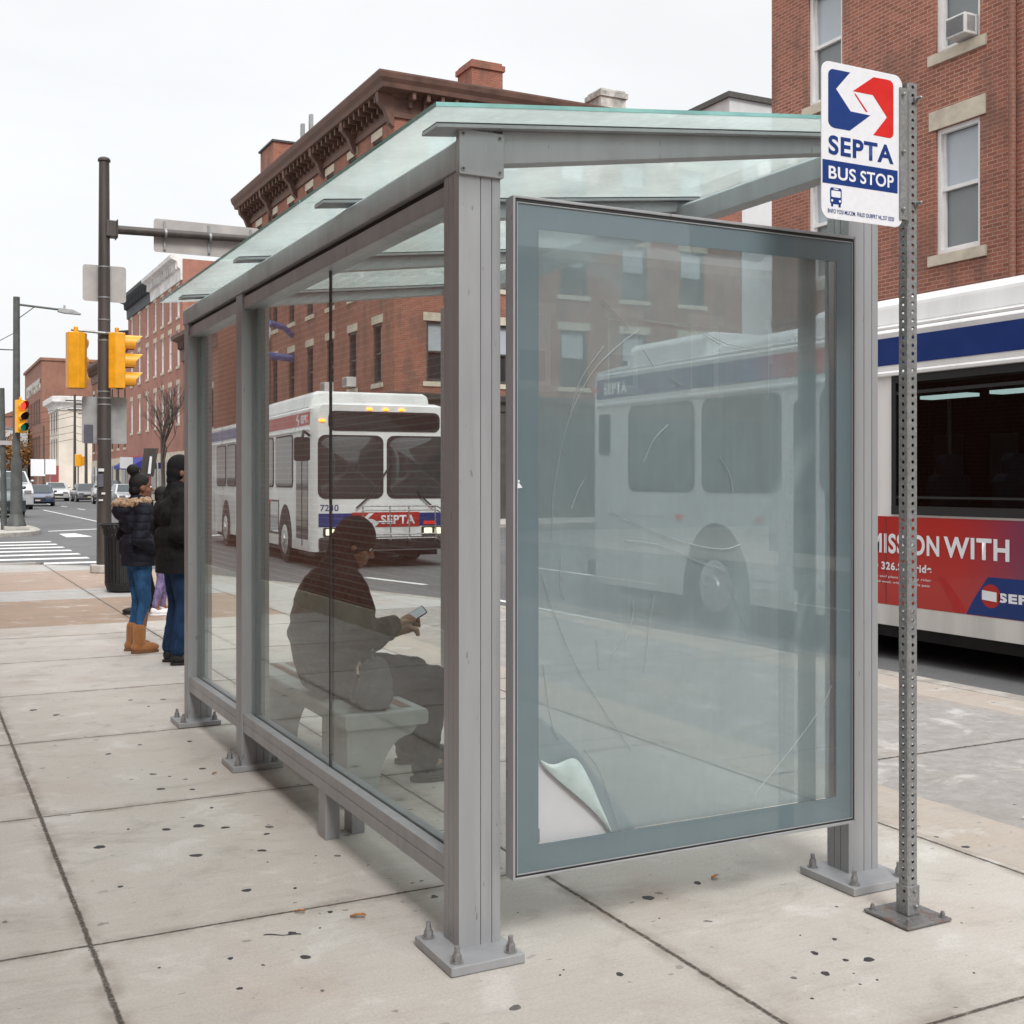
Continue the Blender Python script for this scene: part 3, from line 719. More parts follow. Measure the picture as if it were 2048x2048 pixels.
s.build('shop_front', [M['windark'], M['winglass']], bM)
def chimney(x0, x1, y0, y1, z0, z1, mat):
    s = MB(); s.box(x0, x1, y0, y1, z0, z1 - .35); s.box(x0 - .08, x1 + .08, y0 - .08, y1 + .08, z1 - .35, z1 - .12); s.box(x0 + .02, x1 - .02, y0 + .02, y1 - .02, z1 - .12, z1)
    return s.build('chimney', mat, bM)
chimney(20.9, 22.35, 44.6, 46.0, 17.3, 19.2, M['brickM'])
chimney(27.2, 28.5, 44.6, 45.8, 17.3, 18.95, M['rendstain'])['label'] = 'chimney with flaking pale render'
s = MB(); s.box(17.7, 20.9, 63.2, 65.9, 17.3, 20.1); s.box(17.6, 21, 63.1, 66.0, 20.1, 20.2, 1); s.build('stair_bulkhead', [M['brickM'], M['corn_dark']], bM)
s = MB()
for x, y, a, b in ((18.3, 60.0, 18.2, 20.3), (18.6, 59.5, 18.0, 20.7), (18.9, 58.2, 18.1, 20.2), (19.2, 57.8, 18.0, 19.4)): s.box(x, x + .18, y, y + .25, a, b); s.cyl((x + .1, y + .35, 17.3), (x + .1, y + .35, b - .2), .07)
s.build('roof_antenna', M['galv'], bM)
dp = MB(); dp.cyl((17.1, 61.9, 5.1), (17.1, 61.9, 16.2), .07); dp.build('drainpipe', M['brownstone'], bM)
for i, (yy, zz) in enumerate(((48.55, 5.65), (51.6, 5.65))):
    o = thing('window_air_conditioner', ('white air conditioner in a second floor window nearest the block corner', 'white air conditioner in a second floor window one further along the block')[i], 'air conditioner', (17.1, yy + .2, zz), 'air conditioners on the middle block')
    a = MB(); a.box(16.8, 17.25, yy - .05, yy + .55, zz, zz + .42); a.build('case', M['acbody'], o); a = MB(); a.box(16.79, 16.8, yy, yy + .5, zz + .04, zz + .38); a.build('grille', M['acgrille'], o)
# blue lamp arms fixed to the brick face
lm = thing('wall_lamp', 'blue twin arm wall lamp with white globe fixed to the brick block', 'lamp', (17.1, 57.5, 8.5))
a = MB(); a.tube([(17.2, 58.0, 8.9), (16.6, 57.4, 9.2), (15.6, 56.6, 9.3)], .15); a.tube([(17.2, 58.0, 7.75), (16.2, 57.4, 7.75), (15.0, 56.6, 7.8)], .18); a.build('arm', M['lampblue'], lm)
a = MB(); a.ball((15.4, 56.4, 8.75), (.28, .28, .45)); a.build('globe', M['white'], lm, smooth=40)

# --- grey gabled block behind
bG = thing('grey_building', 'pale grey rendered building rising behind the shelter roof', 'building', (56, 76, 0))
w = MB(); wall_grid(w, 'W', 54.5, 71, 99, 0, 30.4, []); wall_grid(w, 'S', 71, 54.5, 80, 0, 30.4, [(60, 63, 16, 20)]); w.face([(54.5, 71, 30.4), (80, 71, 30.4), (80, 99, 30.4), (54.5, 99, 30.4)]); w.build('wall', [M['greyr'], M['black']], bG)
c = MB(); sweep(c, [(0, 30.2), (.25, 30.2), (.25, 30.6), (0, 30.7)], [(54.5, 99), (54.5, 71), (80, 71)]); c.build('roof_edge', M['windark'], bG)

# --- terrace beyond the side street: dark cornice house, white cornice house, further rows
def terrace(label, y0, y1, h, mat, corn, n, rowz, group, wide=30, wf=None, glass=None, shop=None, key=''):
    t = thing('row_house', label, 'row house', (17.2, y0, 0), group)
    st = (y1 - y0) / n; ww = .95
    cols = [y0 + st * (k + .5) - ww / 2 for k in range(n)]
    op = [(c, c + ww, a, b) for c in cols for a, b in rowz]
    w = MB(); shell(w, 17.2, 17.2 + wide, y0, y1, h, op, []); w.build('wall', [mat, M['black']], t)
    for c in cols:
        for j, (a, b) in enumerate(rowz):
            put_window(key + str(j), t, (17.2, c + ww, a), 'W', w=ww, h=b - a, frame=wf or M['winpaint'], upper=glass or M['blindw'], lower=glass or M['blind'], split=.5, lintel=.36)
    c = MB(); sweep(c, [(0, h - 1.5), (.12, h - 1.5), (.15, h - .75), (.35, h - .6), (.4, h - .2), (.8, h - .05), (.85, h + .2), (0, h + .3)], [(17.2, y1), (17.2, y0)])
    y = y0 + .2
    while y < y1 - .2: c.box(16.75, 17.1, y, y + .16, h - .75, h - .1); y += .7
    c.build('cornice', corn, t)
    s = MB(); s.box(17.14, 17.2, y0 + .1, y1 - .1, .1, 3.7, 0)
    for k in range(n): s.box(17.08, 17.14, cols[k] - .5, cols[k] + 1.6, .6, 3.0, 1)
    s.build('shop_front', [shop or M['stone'], M['winglass']], t)
    if shop is not None:
        a = MB(); a.prism([(17.15, 3.6), (15.9, 2.9), (15.9, 2.6), (17.15, 2.6)], 'y', y0 + .4, y1 - .6); a.build('shop_awning', M['awning'], t)
    return t
rz = [(5.75, 8.5), (9.85, 12.4), (13.4, 15.6)]
GT = 'brick row houses beyond the side street'
terrace('brick row house with white painted cornice and pale windows', 84.8, 96.6, 17.3, M['brickP'], M['corn_white'], 4, rz, GT, key='TW')
terrace('brick row house with charcoal cornice and blue shop awning', 96.6, 108, 17.3, M['brickP'], M['corn_dark'], 3, rz, GT, shop=M['awnred'], key='TD')
terrace('lower row house with dark windows beside the charcoal cornice house', 108, 119, 14.6, M['brickP'], M['corn_dark'], 3, [(4.6, 7.2), (8.6, 11.2)], GT, wf=M['windark'], glass=M['winglass'], key='TL')
terrace('narrow row house at the far end of the brick terrace', 119, 131, 13.2, M['brickB'], M['brownstone'], 4, [(4.6, 7.2), (8.4, 10.6)], GT, wf=M['windark'], glass=M['winglass'], key='TN')
terrace('low rear wing of brick between the corner block and the white cornice house', 74, 84.8, 11.5, M['brickB'], M['brownstone'], 3, [(5, 7.5)], GT, wf=M['windark'], glass=M['winglass'], key='TR')

# --- cream building and big brown brick warehouse far down the street
bC = thing('cream_building', 'cream rendered corner building with white parapet far down the street', 'building', (17.2, 162, 0))
opc = [(164 + 3 * k, 165.2 + 3 * k, z, z + 2.6) for k in range(3) for z in (4.5, 8)]
w = MB(); shell(w, 17.2, 40, 162, 173, 11.9, opc, [(22, 23, 4, 6), (22, 23, 7.5, 9.5)]); w.build('wall', [M['cream'], M['black']], bC)
c = MB(); sweep(c, [(0, 10.8), (.2, 10.8), (.3, 11.6), (.9, 11.8), (.9, 12.5), (0, 12.6)], [(17.2, 173), (17.2, 162), (40, 162)]); c.build('cornice', M['corn_white'], bC)
for o_ in opc: put_window('C', bC, (17.2, o_[1], o_[2]), 'W', w=1.2, h=2.6, frame=M['windark'], upper=M['winglass'], lower=M['winglass'], lintel=.2)
s = MB(); s.box(17.05, 17.2, 162.2, 172.8, 0, 3.6); s.build('shop_front', M['awnred'], bC)
bW = thing('warehouse', 'big plain brown brick warehouse closing the street view', 'building', (17.2, 184, 0))
opw = [(186.5 + 2.6 * k, 188.1 + 2.6 * k, z, z + 3.8) for k in range(8) for z in (4.5, 10)]
w = MB(); shell(w, 17.2, 62, 184, 212, 19.2, opw, [(33.5, 37, 11.8, 14.8)]); w.build('wall', [M['brickB'], M['black']], bW)
c = MB(); c.box(16.95, 62.2, 183.8, 212.2, 19.2, 19.6); c.box(17.1, 17.2, 186, 208, 16.0, 16.8, 1)
for k in range(9): c.box(17.05, 17.2, 186 + 2.6 * k, 186.5 + 2.6 * k, 15, 16.7, 1)
c.build('parapet', [M['brickB'], M['rendstain']], bW)
s = MB(); s.box(35.5, 39, 184.6, 188, 19.6, 22.2); s.build('roof_shed', M['brickB'], bW)
for o_ in opw: put_window('W', bW, (17.2, o_[1], o_[2]), 'W', w=1.6, h=3.8, frame=M['windark'], upper=M['winglass'], lower=M['winglass'], lintel=0, stone=False)
put_window('Ws', bW, (33.5, 184, 11.8), 'S', w=3.5, h=3.0, frame=M['winpaint'], upper=M['blindw'], lower=M['blindw'], lintel=0)
bE = thing('grey_building', 'low pale grey building at the far left end of the street', 'building', (6, 205, 0))
w = MB(); w.prism([(-14, 0), (13.2, 0), (13.2, 9.6), (-14, 11.6)], 'y', 205, 225); w.build('wall', M['greyr'], bE)
s = MB(); s.box(13.2, 16.9, 203, 220, 0, 9.9); s.build('annexe', M['blindw'], bE)
s = MB(); s.prism([(-14.3, 11.6), (13.5, 9.6), (13.5, 9.9), (-14.3, 11.9)], 'y', 204.7, 225.2); s.box(13.2, 17.1, 202.8, 220, 9.9, 10.2)
s.build('roof', M['signgrey'], bE)
bF = thing('brick_building', 'distant brick house behind the autumn tree', 'building', (18, 235, 0))
w = MB(); shell(w, 15, 45, 235, 250, 13.5, [], [(18, 19.4, 5, 8), (21, 22.4, 5, 8)]); w.build('wall', [M['brickP'], M['black']], bF)
w = MB(); w.prism([(14.6, 13.5), (45, 13.5), (30, 20)], 'y', 234.8, 250.2); w.build('roof', M['brickB'], bF)

# --- the brick house behind the camera's pavement: seen mirrored in the shelter glass
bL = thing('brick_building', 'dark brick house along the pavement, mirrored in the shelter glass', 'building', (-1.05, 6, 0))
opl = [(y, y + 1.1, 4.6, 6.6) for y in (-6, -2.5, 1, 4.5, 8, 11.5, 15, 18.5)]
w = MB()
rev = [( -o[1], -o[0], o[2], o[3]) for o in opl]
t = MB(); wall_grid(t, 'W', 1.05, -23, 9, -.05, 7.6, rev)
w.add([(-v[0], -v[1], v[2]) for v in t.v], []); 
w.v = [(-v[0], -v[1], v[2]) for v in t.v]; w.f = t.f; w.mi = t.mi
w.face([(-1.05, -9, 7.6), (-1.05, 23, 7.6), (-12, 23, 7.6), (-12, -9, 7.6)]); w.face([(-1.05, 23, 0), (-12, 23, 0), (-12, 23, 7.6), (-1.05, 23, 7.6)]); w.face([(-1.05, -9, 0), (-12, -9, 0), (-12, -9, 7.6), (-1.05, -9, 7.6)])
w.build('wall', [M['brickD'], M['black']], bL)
s = MB(); s.box(-1.2, -.9, -9, 23, 7.6, 7.8); s.box(-1.05, -1.0, -9, 23, 0, .2); s.build('coping', M['stone'], bL)
for o_ in opl:
    k = put_window('L', bL, (-1.05, o_[0], 4.6), 'S', w=1.1, h=2.0, frame=M['winpaint'], upper=M['winglass'], lower=M['winglass'])
    k.rotation_euler = (0, 0, PI / 2)

# --- the brick block behind the camera: its windows ghost faintly in the poster case
bK = thing('brick_building', 'brick block on the corner behind the viewer, ghosting faintly in the poster case', 'building', (10, -26, 0))
opk = [(-38 + 3.3 * k, -36.8 + 3.3 * k, z, z + 2.3) for k in range(12) for z in (4.6,)]
t = MB(); wall_grid(t, 'S', 26, -40, 2, -.05, 8.6, opk); w = MB(); w.v = [(-v[0], -v[1], v[2]) for v in t.v]; w.f = t.f; w.mi = t.mi
w.face([(-2, -26, 8.6), (40, -26, 8.6), (40, -40, 8.6), (-2, -40, 8.6)]); w.build('wall', [M['brickB'], M['black']], bK)
for o_ in opk:
    k = put_window('K', bK, (-o_[0], -26, o_[2]), 'S', w=1.2, h=2.3, frame=M['winpaint'], upper=M['blindw'], lower=M['winglass']); k.rotation_euler = (0, 0, PI)
s = MB(); s.box(-2.2, 40.2, -26.3, -25.7, 8.6, 8.9); s.build('coping', M['stone'], bK)
s = MB(); s.box(-2, 40, -26, -25.9, 0, 3.6)
for k in range(10): s.box(-1 + 4 * k, 2 + 4 * k, -25.9, -25.86, .5, 3.1, 1)
s.build('shop_front', [M['windark'], M['winglass']], bK)
# ------------------------------------------------------------------ bus shelter
SH = thing('bus_shelter', 'grey aluminium and glass bus shelter standing on the pavement', 'bus shelter', (1.65, 3.5, 0))
def post(x0, x1, y0, y1, z0, z1):
    """extruded aluminium post with the grooves of its profile cut in"""
    g = .003; b = MB(); pts = []
    wx = x1 - x0; wy = y1 - y0
    def edge(p, q, fr):
        p, q = Vector(p), Vector(q); d = (q - p); L = d.length; d.normalize(); nin = Vector((-d.y, d.x)); out = [tuple(p)]
        for f in fr:
            c = p + d * L * f
            out += [tuple(c - d * g / 2), tuple(c - d * g / 2 + nin * .006), tuple(c + d * g / 2 + nin * .006), tuple(c + d * g / 2)]
        return out
    pts += edge((x0, y0), (x1, y0), (.52, .79)); pts += edge((x1, y0), (x1, y1), (.4,)); pts += edge((x1, y1), (x0, y1), (.5,)); pts += edge((x0, y1), (x0, y0), (.33, .62))
    b.prism(pts, 'z', z0, z1)
    return b.build('post', M['alu'], SH)
def base_plate(x0, x1, y0, y1, big=1.):
    b = MB(); b.box(x0, x1, y0, y1, .002, .032); p = b.build('base_plate', M['alu'], SH, bevel=.003)
    for bx in (x0 + .035, x1 - .035):
        for by in (y0 + .035, y1 - .035):
            k = MB(); k.cyl((bx, by, .032), (bx, by, .036), .021, n=20); k.cyl((bx, by, .036), (bx, by, .056), .0155, n=6); k.cyl((bx, by, .056), (bx, by, .064), .0125, .011, n=14); k.cyl((bx, by, .064), (bx, by, .084), .0085, n=12)
            adopt(k.build('anchor_bolt', M['bolt'], None, smooth=40), p)
PX0, PX1 = 1.59, 1.74
post(PX0, PX1, 3.49, 3.61, .03, 2.56); base_plate(1.505, 1.765, 3.36, 3.66)
post(3.24, 3.39, 3.475, 3.595, .03, 2.79); base_plate(3.135, 3.43, 3.335, 3.635)
post(PX0, PX1, 6.30, 6.42, .03, 2.56); base_plate(1.53, 1.80, 6.25, 6.5)
post(PX0, PX1, 7.66, 7.78, .03, 2.56); base_plate(1.505, 1.77, 7.53, 7.80)
post(3.40, 3.55, 7.66, 7.78, .03, 2.79); base_plate(3.33, 3.6, 7.57, 7.87)
b = MB(); b.box(1.60, 1.665, 4.90, 5.0, .0, .206); b.build('support_foot', M['alu'], SH, bevel=.002)
b = MB(); b.box(1.73, 1.79, 4.93, 5.03, .0, .206); b.build('support_foot', M['alu'], SH, bevel=.002)
for y0, y1 in ((3.61, 6.30), (6.42, 7.66)):
    b = MB(); b.prism([(1.597, .206), (1.69, .206), (1.69, .30), (1.655, .30), (1.655, .285), (1.640, .285), (1.640, .30), (1.597, .30), (1.597, .258), (1.600, .256), (1.600, .253), (1.597, .251)], 'y', y0, y1); b.build('bottom_rail', M['alu'], SH)
    b = MB(); b.box(1.600, 1.70, y0, y1, 2.475, 2.54); b.build('header_rail', M['alu'], SH, bevel=.004)
    b = MB(); b.box(1.612, 1.69, y0, y1, 2.538, 2.562); b.build('header_gasket', M['gasket'], SH)
b = MB(); b.prism([(1.585, 2.562), (1.735, 2.562), (1.735, 2.69), (1.61, 2.676), (1.585, 2.655)], 'y', 3.505, 7.80); b.build('eave_beam', M['alu'], SH, bevel=.003)
b = MB(); b.rrect('y', 3.478, 3.505, 1.586, 1.748, 2.548, 2.695, .007); ec = b.build('end_cap', M['alu'], SH, bevel=.002)
for x in (1.600, 1.732):
    for z in (2.565, 2.679):
        k = MB(); k.cyl((x, 3.478, z), (x, 3.4755, z), .0075, n=12); k.cyl((x, 3.4755, z), (x, 3.475, z), .004, n=6, mi=1); adopt(k.build('screw', [M['bolt'], M['gasket']], None), ec)
SL = .1145
def zr(x): return 2.70 + SL * (x - 1.6)
for i, y in enumerate((3.50, 4.65, 6.03, 7.42)):
    h0 = .117 if i == 0 else .085
    b = MB(); b.prism([(1.748, zr(1.748) - h0), (3.33, zr(3.33) - .056), (3.33, zr(3.33) - .008), (1.748, zr(1.748) - .008)], 'y', y - .012 if i else y - .01, y + .06); b.build('rafter', M['alu'], SH, bevel=.002)
    b = MB(); b.prism([(1.495, zr(1.495) - .008), (3.37, zr(3.37) - .008), (3.37, zr(3.37) + .003), (1.495, zr(1.495) + .003)], 'y', y - .045, y + .075); b.prism([(1.497, zr(1.497) + .003), (3.36, zr(3.36) + .003), (3.36, zr(3.36) + .008), (1.497, zr(1.497) + .008)], 'y', y - .044, y + .074, 1)
    b.build('rafter_flange', [M['alu'], M['gasket']], SH)
b = MB(); b.prism([(3.25, 2.765), (3.33, 2.765), (3.33, 2.865), (3.27, 2.865), (3.25, 2.85)], 'y', 3.60, 7.40); b.build('street_beam', M['alu'], SH, bevel=.003)
for y0, y1 in ((3.29, 4.68), (4.69, 6.06), (6.07, 7.72)):
    b = MB(); b.prism([(1.425, zr(1.425) + .008), (3.40, zr(3.40) + .008), (3.40, zr(3.40) + .020), (1.425, zr(1.425) + .020)], 'y', y0, y1); p = b.build('roof_panel', M['roofglass'], SH)
    e = MB(); e.prism([(1.421, zr(1.421) + .0078), (1.4245, zr(1.4245) + .0078), (1.4245, zr(1.4245) + .0205), (1.421, zr(1.421) + .0205)], 'y', y0, y1)
    if y0 < 3.5: e.prism([(1.421, zr(1.421) + .0078), (3.40, zr(3.40) + .0078), (3.40, zr(3.40) + .0205), (1.421, zr(1.421) + .0205)], 'y', y0 - .004, y0 - .0005)
    adopt(e.build('panel_edge', M['roofedge'], None), p)
# back glass
for y0, y1 in ((3.612, 4.968), (4.976, 6.298), (6.422, 7.658)):
    b = MB(); b.box(1.643, 1.652, y0, y1, .288, 2.478); b.build('glass_pane', M['pane'], SH)
b = MB(); b.box(1.641, 1.654, 4.970, 4.974, .288, 2.478); b.build('pane_joint', M['gasket'], SH)
for y in (6.235, 7.585): 
    b = MB(); b.box(1.66, 1.70, y, y + .062, .29, 2.475); b.build('glazing_channel', M['edgeglass'], SH)

# ------------------------------------------------------------------ poster case closing the end of the shelter
AC = thing('poster_case', 'large glazed poster case with a peeling cloudy film at the shelter end', 'poster case', (2.49, 3.47, .25))
cx0, cx1, cz0, cz1 = 1.752, 3.226, .248, 2.484
b = MB(); T = .008
b.box(cx0, cx0 + T, 3.42, 3.475, cz0, cz1); b.box(cx1 - T, cx1, 3.42, 3.473, cz0, cz1); b.box(cx0 + T, cx1 - T, 3.42, 3.475, cz0, cz0 + T); b.box(cx0 + T, cx1 - T, 3.42, 3.475, cz1 - T, cz1)
b.build('frame', M['alu'], AC, bevel=.002)
b = MB(); q = .007; a0, a1, e0, e1 = cx0 + T, cx1 - T, cz0 + T, cz1 - T
b.box(a0, a0 + q, 3.424, 3.46, e0, e1); b.box(a1 - q, a1, 3.424, 3.46, e0, e1); b.box(a0 + q, a1 - q, 3.424, 3.46, e0, e0 + q); b.box(a0 + q, a1 - q, 3.424, 3.46, e1 - q * 1.6, e1)
b.build('gasket', M['gasket'], AC)
b = MB(); b.box(a0 + q, a0 + q + .003, 3.4235, 3.427, e0 + q, e1 - q * 1.6); b.box(a1 - q - .003, a1 - q, 3.4235, 3.427, e0 + q, e1 - q * 1.6); b.box(a0 + q + .003, a1 - q - .003, 3.4235, 3.427, e0 + q, e0 + q + .003); b.box(a0 + q + .003, a1 - q - .003, 3.4235, 3.427, e1 - q * 1.6 - .003, e1 - q * 1.6); b.build('bead', M['alu'], AC)
i0, i1, k0, k1 = 1.850, 3.135, .352, 2.383
b = MB(); Y0, Y1 = 3.428, 3.433; s0, s1, t0, t1 = a0 + q, a1 - q, e0 + q, e1 - q * 1.6
b.box(s0, i0, Y0, Y1, t0, t1); b.box(i1, s1, Y0, Y1, t0, t1); b.box(i0, i1, Y0, Y1, t0, k0); b.box(i0, i1, Y0, Y1, k1, t1)
b.build('printed_border', M['casepane'], AC)
b = MB(); b.box(i0, i1, 3.427, 3.4275, k0, k1); b.build('cover_glass', pane_mat('case cover glass', (.97, .98, .98), 1.0), AC)
# film: wavy sheet with the lower left corner cut away by the peel
fx0, fx1, fz0, fz1 = i0 - .0, i1 - .014, k0 - .005, k1 + .005
def px(x, y):      # photo measurement of a crease -> place on the sheet (metres)
    u = (x - 1024) / 2360.; t = 3.445 / (.8909 - .4541 * u); return ((.8909 * u + .4541) * t, 1.55 - (y - 963) / 2360. * t)
pk = [px(*p) for p in ((1076, 1480), (1082, 1522), (1100, 1543), (1135, 1575), (1170, 1605), (1200, 1634), (1224, 1664), (1234, 1690))]     # fold line
def fold_x(z):
    for (x0, z0), (x1, z1) in zip(pk[:-1], pk[1:]):
        if z1 <= z <= z0: return x0 + (x1 - x0) * (z0 - z) / (z0 - z1)
    return fx0
f = MB(); NXF, NZF = 46, 70
rn = random.Random(5)
def wav(x, z): return .0035 * math.sin(3.1 * x + 1.7 * z) + .0025 * math.sin(9 * x - 4 * z + 1) + .0022 * math.sin(5.3 * z + 2 * x)
gv = {}
for j in range(NZF + 1):
    z = fz0 + (fz1 - fz0) * j / NZF; xl = max(fx0, fold_x(z)) if z < pk[0][1] else fx0
    for i in range(NXF + 1):
        x = xl + (fx1 - xl) * i / NXF
        lift = -.012 * math.exp(-((x - xl) / .05) ** 2) if z < pk[1][1] else 0
        gv[i, j] = (x, 3.452 + wav(x, z) * .8 + lift, z)
for j in range(NZF):
    for i in range(NXF): f.face([gv[i, j], gv[i + 1, j], gv[i + 1, j + 1], gv[i, j + 1]], 0)
def crease(pts, w=.0028):
    c = catmull(pts, 6)
    for (xa, za), (xb, zb) in zip(c[:-1], c[1:]):
        d = Vector((xb - xa, zb - za)); n = Vector((-d.y, d.x)).normalized() * w
        ya, yb = 3.4445 + wav(xa, za) * .8, 3.4445 + wav(xb, zb) * .8
        f.face([(xa - n.x, ya, za - n.y), (xb - n.x, yb, zb - n.y), (xb, yb - .004, zb), (xa, ya - .004, za)], 1)
        f.face([(xa, ya - .004, za), (xb, yb - .004, zb), (xb + n.x, yb, zb + n.y), (xa + n.x, ya, za + n.y)], 1)
for c in ([(1107, 1078), (1110, 980), (1140, 840), (1187, 745), (1240, 690), (1280, 660)], [(1143, 825), (1165, 757), (1210, 692)],
          [(1205, 600), (1235, 632), (1262, 662)], [(1222, 1021), (1262, 1043), (1340, 1075), (1400, 1092), (1450, 1098), (1482, 1089)],
          [(1250, 1080), (1320, 1090), (1390, 1120), (1450, 1140)], [(1268, 1200), (1266, 1240), (1252, 1280)], [(1310, 1190), (1300, 1250), (1290, 1345)],
          [(1085, 1150), (1120, 1250), (1160, 1340), (1210, 1420), (1265, 1500)], [(1145, 1018), (1160, 980), (1172, 960)], [(1290, 925), (1310, 880), (1338, 850)],
          [(1440, 912), (1460, 945), (1468, 985)], [(1250, 1270), (1225, 1310), (1210, 1340)], [(1195, 1280), (1202, 1340)],
          [(1665, 1370), (1640, 1420), (1590, 1490), (1510, 1590)], [(1125, 1110), (1124, 1170), (1132, 1200)], [(1090, 1330), (1105, 1440), (1120, 1480)],
          [(1455, 1160), (1475, 1205), (1490, 1250)], [(1170, 1500), (1200, 1540), (1225, 1610), (1240, 1660)], [(1288, 700), (1310, 735)], [(1345, 755), (1365, 770)],
          [(1400, 660), (1460, 690), (1540, 700)], [(1290, 640), (1380, 655), (1440, 690)]):
    crease([px(*p) for p in c], .0013 + .0012 * rn.random())
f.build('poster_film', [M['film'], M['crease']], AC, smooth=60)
# the curled-back corner: film rolled towards the viewer between its fold and its free edge
cm = MB(); N = 12
lo = catmull([px(*p) for p in ((1082, 1522), (1100, 1543), (1135, 1575), (1170, 1605), (1200, 1634), (1224, 1664))], 5)
hi = catmull([px(*p) for p in ((1084, 1520), (1108, 1528), (1150, 1516), (1178, 1556), (1200, 1606), (1226, 1663))], 5)
for i in range(len(lo) - 1):
    for k in range(N):
        q4 = []
        for ii, kk in ((i, k), (i + 1, k), (i + 1, k + 1), (i, k + 1)):
            s_ = kk / N; A, B = Vector(lo[ii]), Vector(hi[ii]); w_ = (B - A).length
            p_ = A.lerp(B, s_); q4.append((p_.x, 3.4445 - min(.014, w_ * .45) * math.sin(PI * min(1, s_ * .72 + .06)) * .95, p_.y))
        cm.face(q4)
cm.build('film_curl', M['curl'], AC, smooth=80)
b = MB(); b.prism([(i0 - .02, k0 - .02), (2.26, k0 - .02), (2.0, .66), (i0 - .02, .80)], 'y', 3.462, 3.466); b.build('backing_sheet', M['backing'], AC)
b = MB(); b.box(3.116, 3.126, 3.462, 3.47, k0 - .01, k1 + .01); b.build('dark_gap_strip', M['gasket'], AC)
b = MB(); b.box(2.985, 3.068, 3.468, 3.473, cz0 + T, cz1 - T); b.build('rear_strip', M['edgeglass'], AC)  # tinted upright strip at the back of the case
b = MB(); b.prism([(1.775, 1.548), (1.79, 1.53), (1.768, 1.527)], 'y', 3.4265, 3.4278); b.ball((1.776, 3.4268, 1.551), (.004, .001, .004)); b.build('tape_scrap', M['white'], AC)
b = MB(); b.box(1.851, 1.864, 3.4455, 3.4475, .352, .398); b.build('rust_spot', M['galv_rust'], AC)

# ------------------------------------------------------------------ bus stop sign on a perforated post
SG = thing('bus_stop_sign', 'bus stop sign plate on a perforated galvanised post with bolted base', 'sign', (3.165, 3.10, 0))
b = MB(); b.box(3.058, 3.268, 2.993, 3.205, .004, .014); bp = b.build('base_plate', M['galv_rust'], SG, bevel=.002)
for x, y in ((3.08, 3.015), (3.246, 3.015), (3.246, 3.183), (3.08, 3.183)):
    k = MB(); k.cyl((x, y, .014), (x, y, .017), .013, n=16); k.cyl((x, y, .017), (x, y, .029), .0095, n=6); k.cyl((x, y, .029), (x, y, .035), .006, n=10); adopt(k.build('anchor_bolt', M['galv_rust'], None), bp)
q = .029; ax, ay = 3.167, 3.100
b = MB(); b.prism([(ax - q, ay - q), (ax + q, ay - q), (ax + q, ay + q), (ax - q, ay + q)], 'z', .014, .118); sl = b.build('sleeve', M['galv'], SG, bevel=.004)
for dx, dy, z, big in ((-q, -.012, .10, .006), (-q, -.010, .065, .005)):
    k = MB(); k.cyl((ax + dx - .001, ay + dy, z), (ax + dx + .003, ay + dy, z), big, n=12); adopt(k.build('sleeve_hole', M['black'], None), sl)
for dx, dy, z, r in ((.0, -q, .10, .006), (.006, -q, .048, .0085)):
    k = MB(); k.cyl((ax + dx, ay - q - .006, z), (ax + dx, ay - q + .002, z), r, n=12); k.ball((ax + dx, ay - q - .006, z), r * .8); adopt(k.build('sleeve_bolt', M['bolt'], None, smooth=50), sl)
h = .0235; pit = .0295; z0 = .10; b = MB(); r = .0072; NH = 12; c45 = .004
npit = 97
for fx, fy in ((0, -1), (-1, 0), (1, 0), (0, 1)):
    tx, ty = -fy, fx
    def P(u, z, k=0.): return (ax + fx * (h - k) + tx * u, ay + fy * (h - k) + ty * u, z)
    for i in range(npit):
        zc = z0 + pit * (i + .5); e = h - c45
        sq = [(-e, zc - pit / 2), (0, zc - pit / 2), (e, zc - pit / 2), (e, zc), (e, zc + pit / 2), (0, zc + pit / 2), (-e, zc + pit / 2), (-e, zc)]
        ci = [(r * math.cos(PI * 1.25 + PI / 4 * k), zc + r * math.sin(PI * 1.25 + PI / 4 * k)) for k in range(8)]
        for k in range(8):
            l = (k + 1) % 8
            b.face([P(*sq[k]), P(*sq[l]), P(*ci[l]), P(*ci[k])]); b.face([P(*ci[k]), P(*ci[l]), P(*ci[l], .003), P(*ci[k], .003)])
    b.face([P(h - c45, z0), P(h - c45, z0 + pit * npit), (ax + fx * (h - c45) + tx * h, ay + fy * (h - c45) + ty * h, z0 + pit * npit), (ax + fx * (h - c45) + tx * h, ay + fy * (h - c45) + ty * h, z0)])
ztop = z0 + pit * npit
b.box(ax - h + .001, ax + h - .001, ay - h + .001, ay + h - .001, ztop - .002, ztop)
b.build('perforated_post', M['galv'], SG)
sx0, sx1, szb, szt, SY = 2.725, 3.092, 2.436, 2.966, 3.052
def SP(u, v): return (sx0 + (sx1 - sx0) * u, szb + (szt - szb) * v)
b = MB(); b.rrect('y', SY, SY + .004, sx0, sx1, szb, szt, .036); b.build('sign_plate', [M['white']], SG, bevel=.0008)
def crop(x, y):
    u = (x - 505) / 565.; top = 409 + (x - 505) * .225; bot = 1528 + (x - 505) * .131
    return SP(u, (bot - y) / (bot - top))
def mark(name, polys, mat, k=1):
    m = MB()
    for p in polys: m.prism([p_ for p_ in p], 'y', SY - .0006 * k, SY - .0006 * k + .0005)
    return m.build(name, mat, SG)
mark('emblem_blue', [[crop(*p) for p in ((550, 515), (553, 498), (562, 484), (576, 477), (700, 503), (603, 618), (703, 778), (840, 808), (697, 915), (590, 895), (570, 884), (556, 866), (550, 845))]], M['blue'])
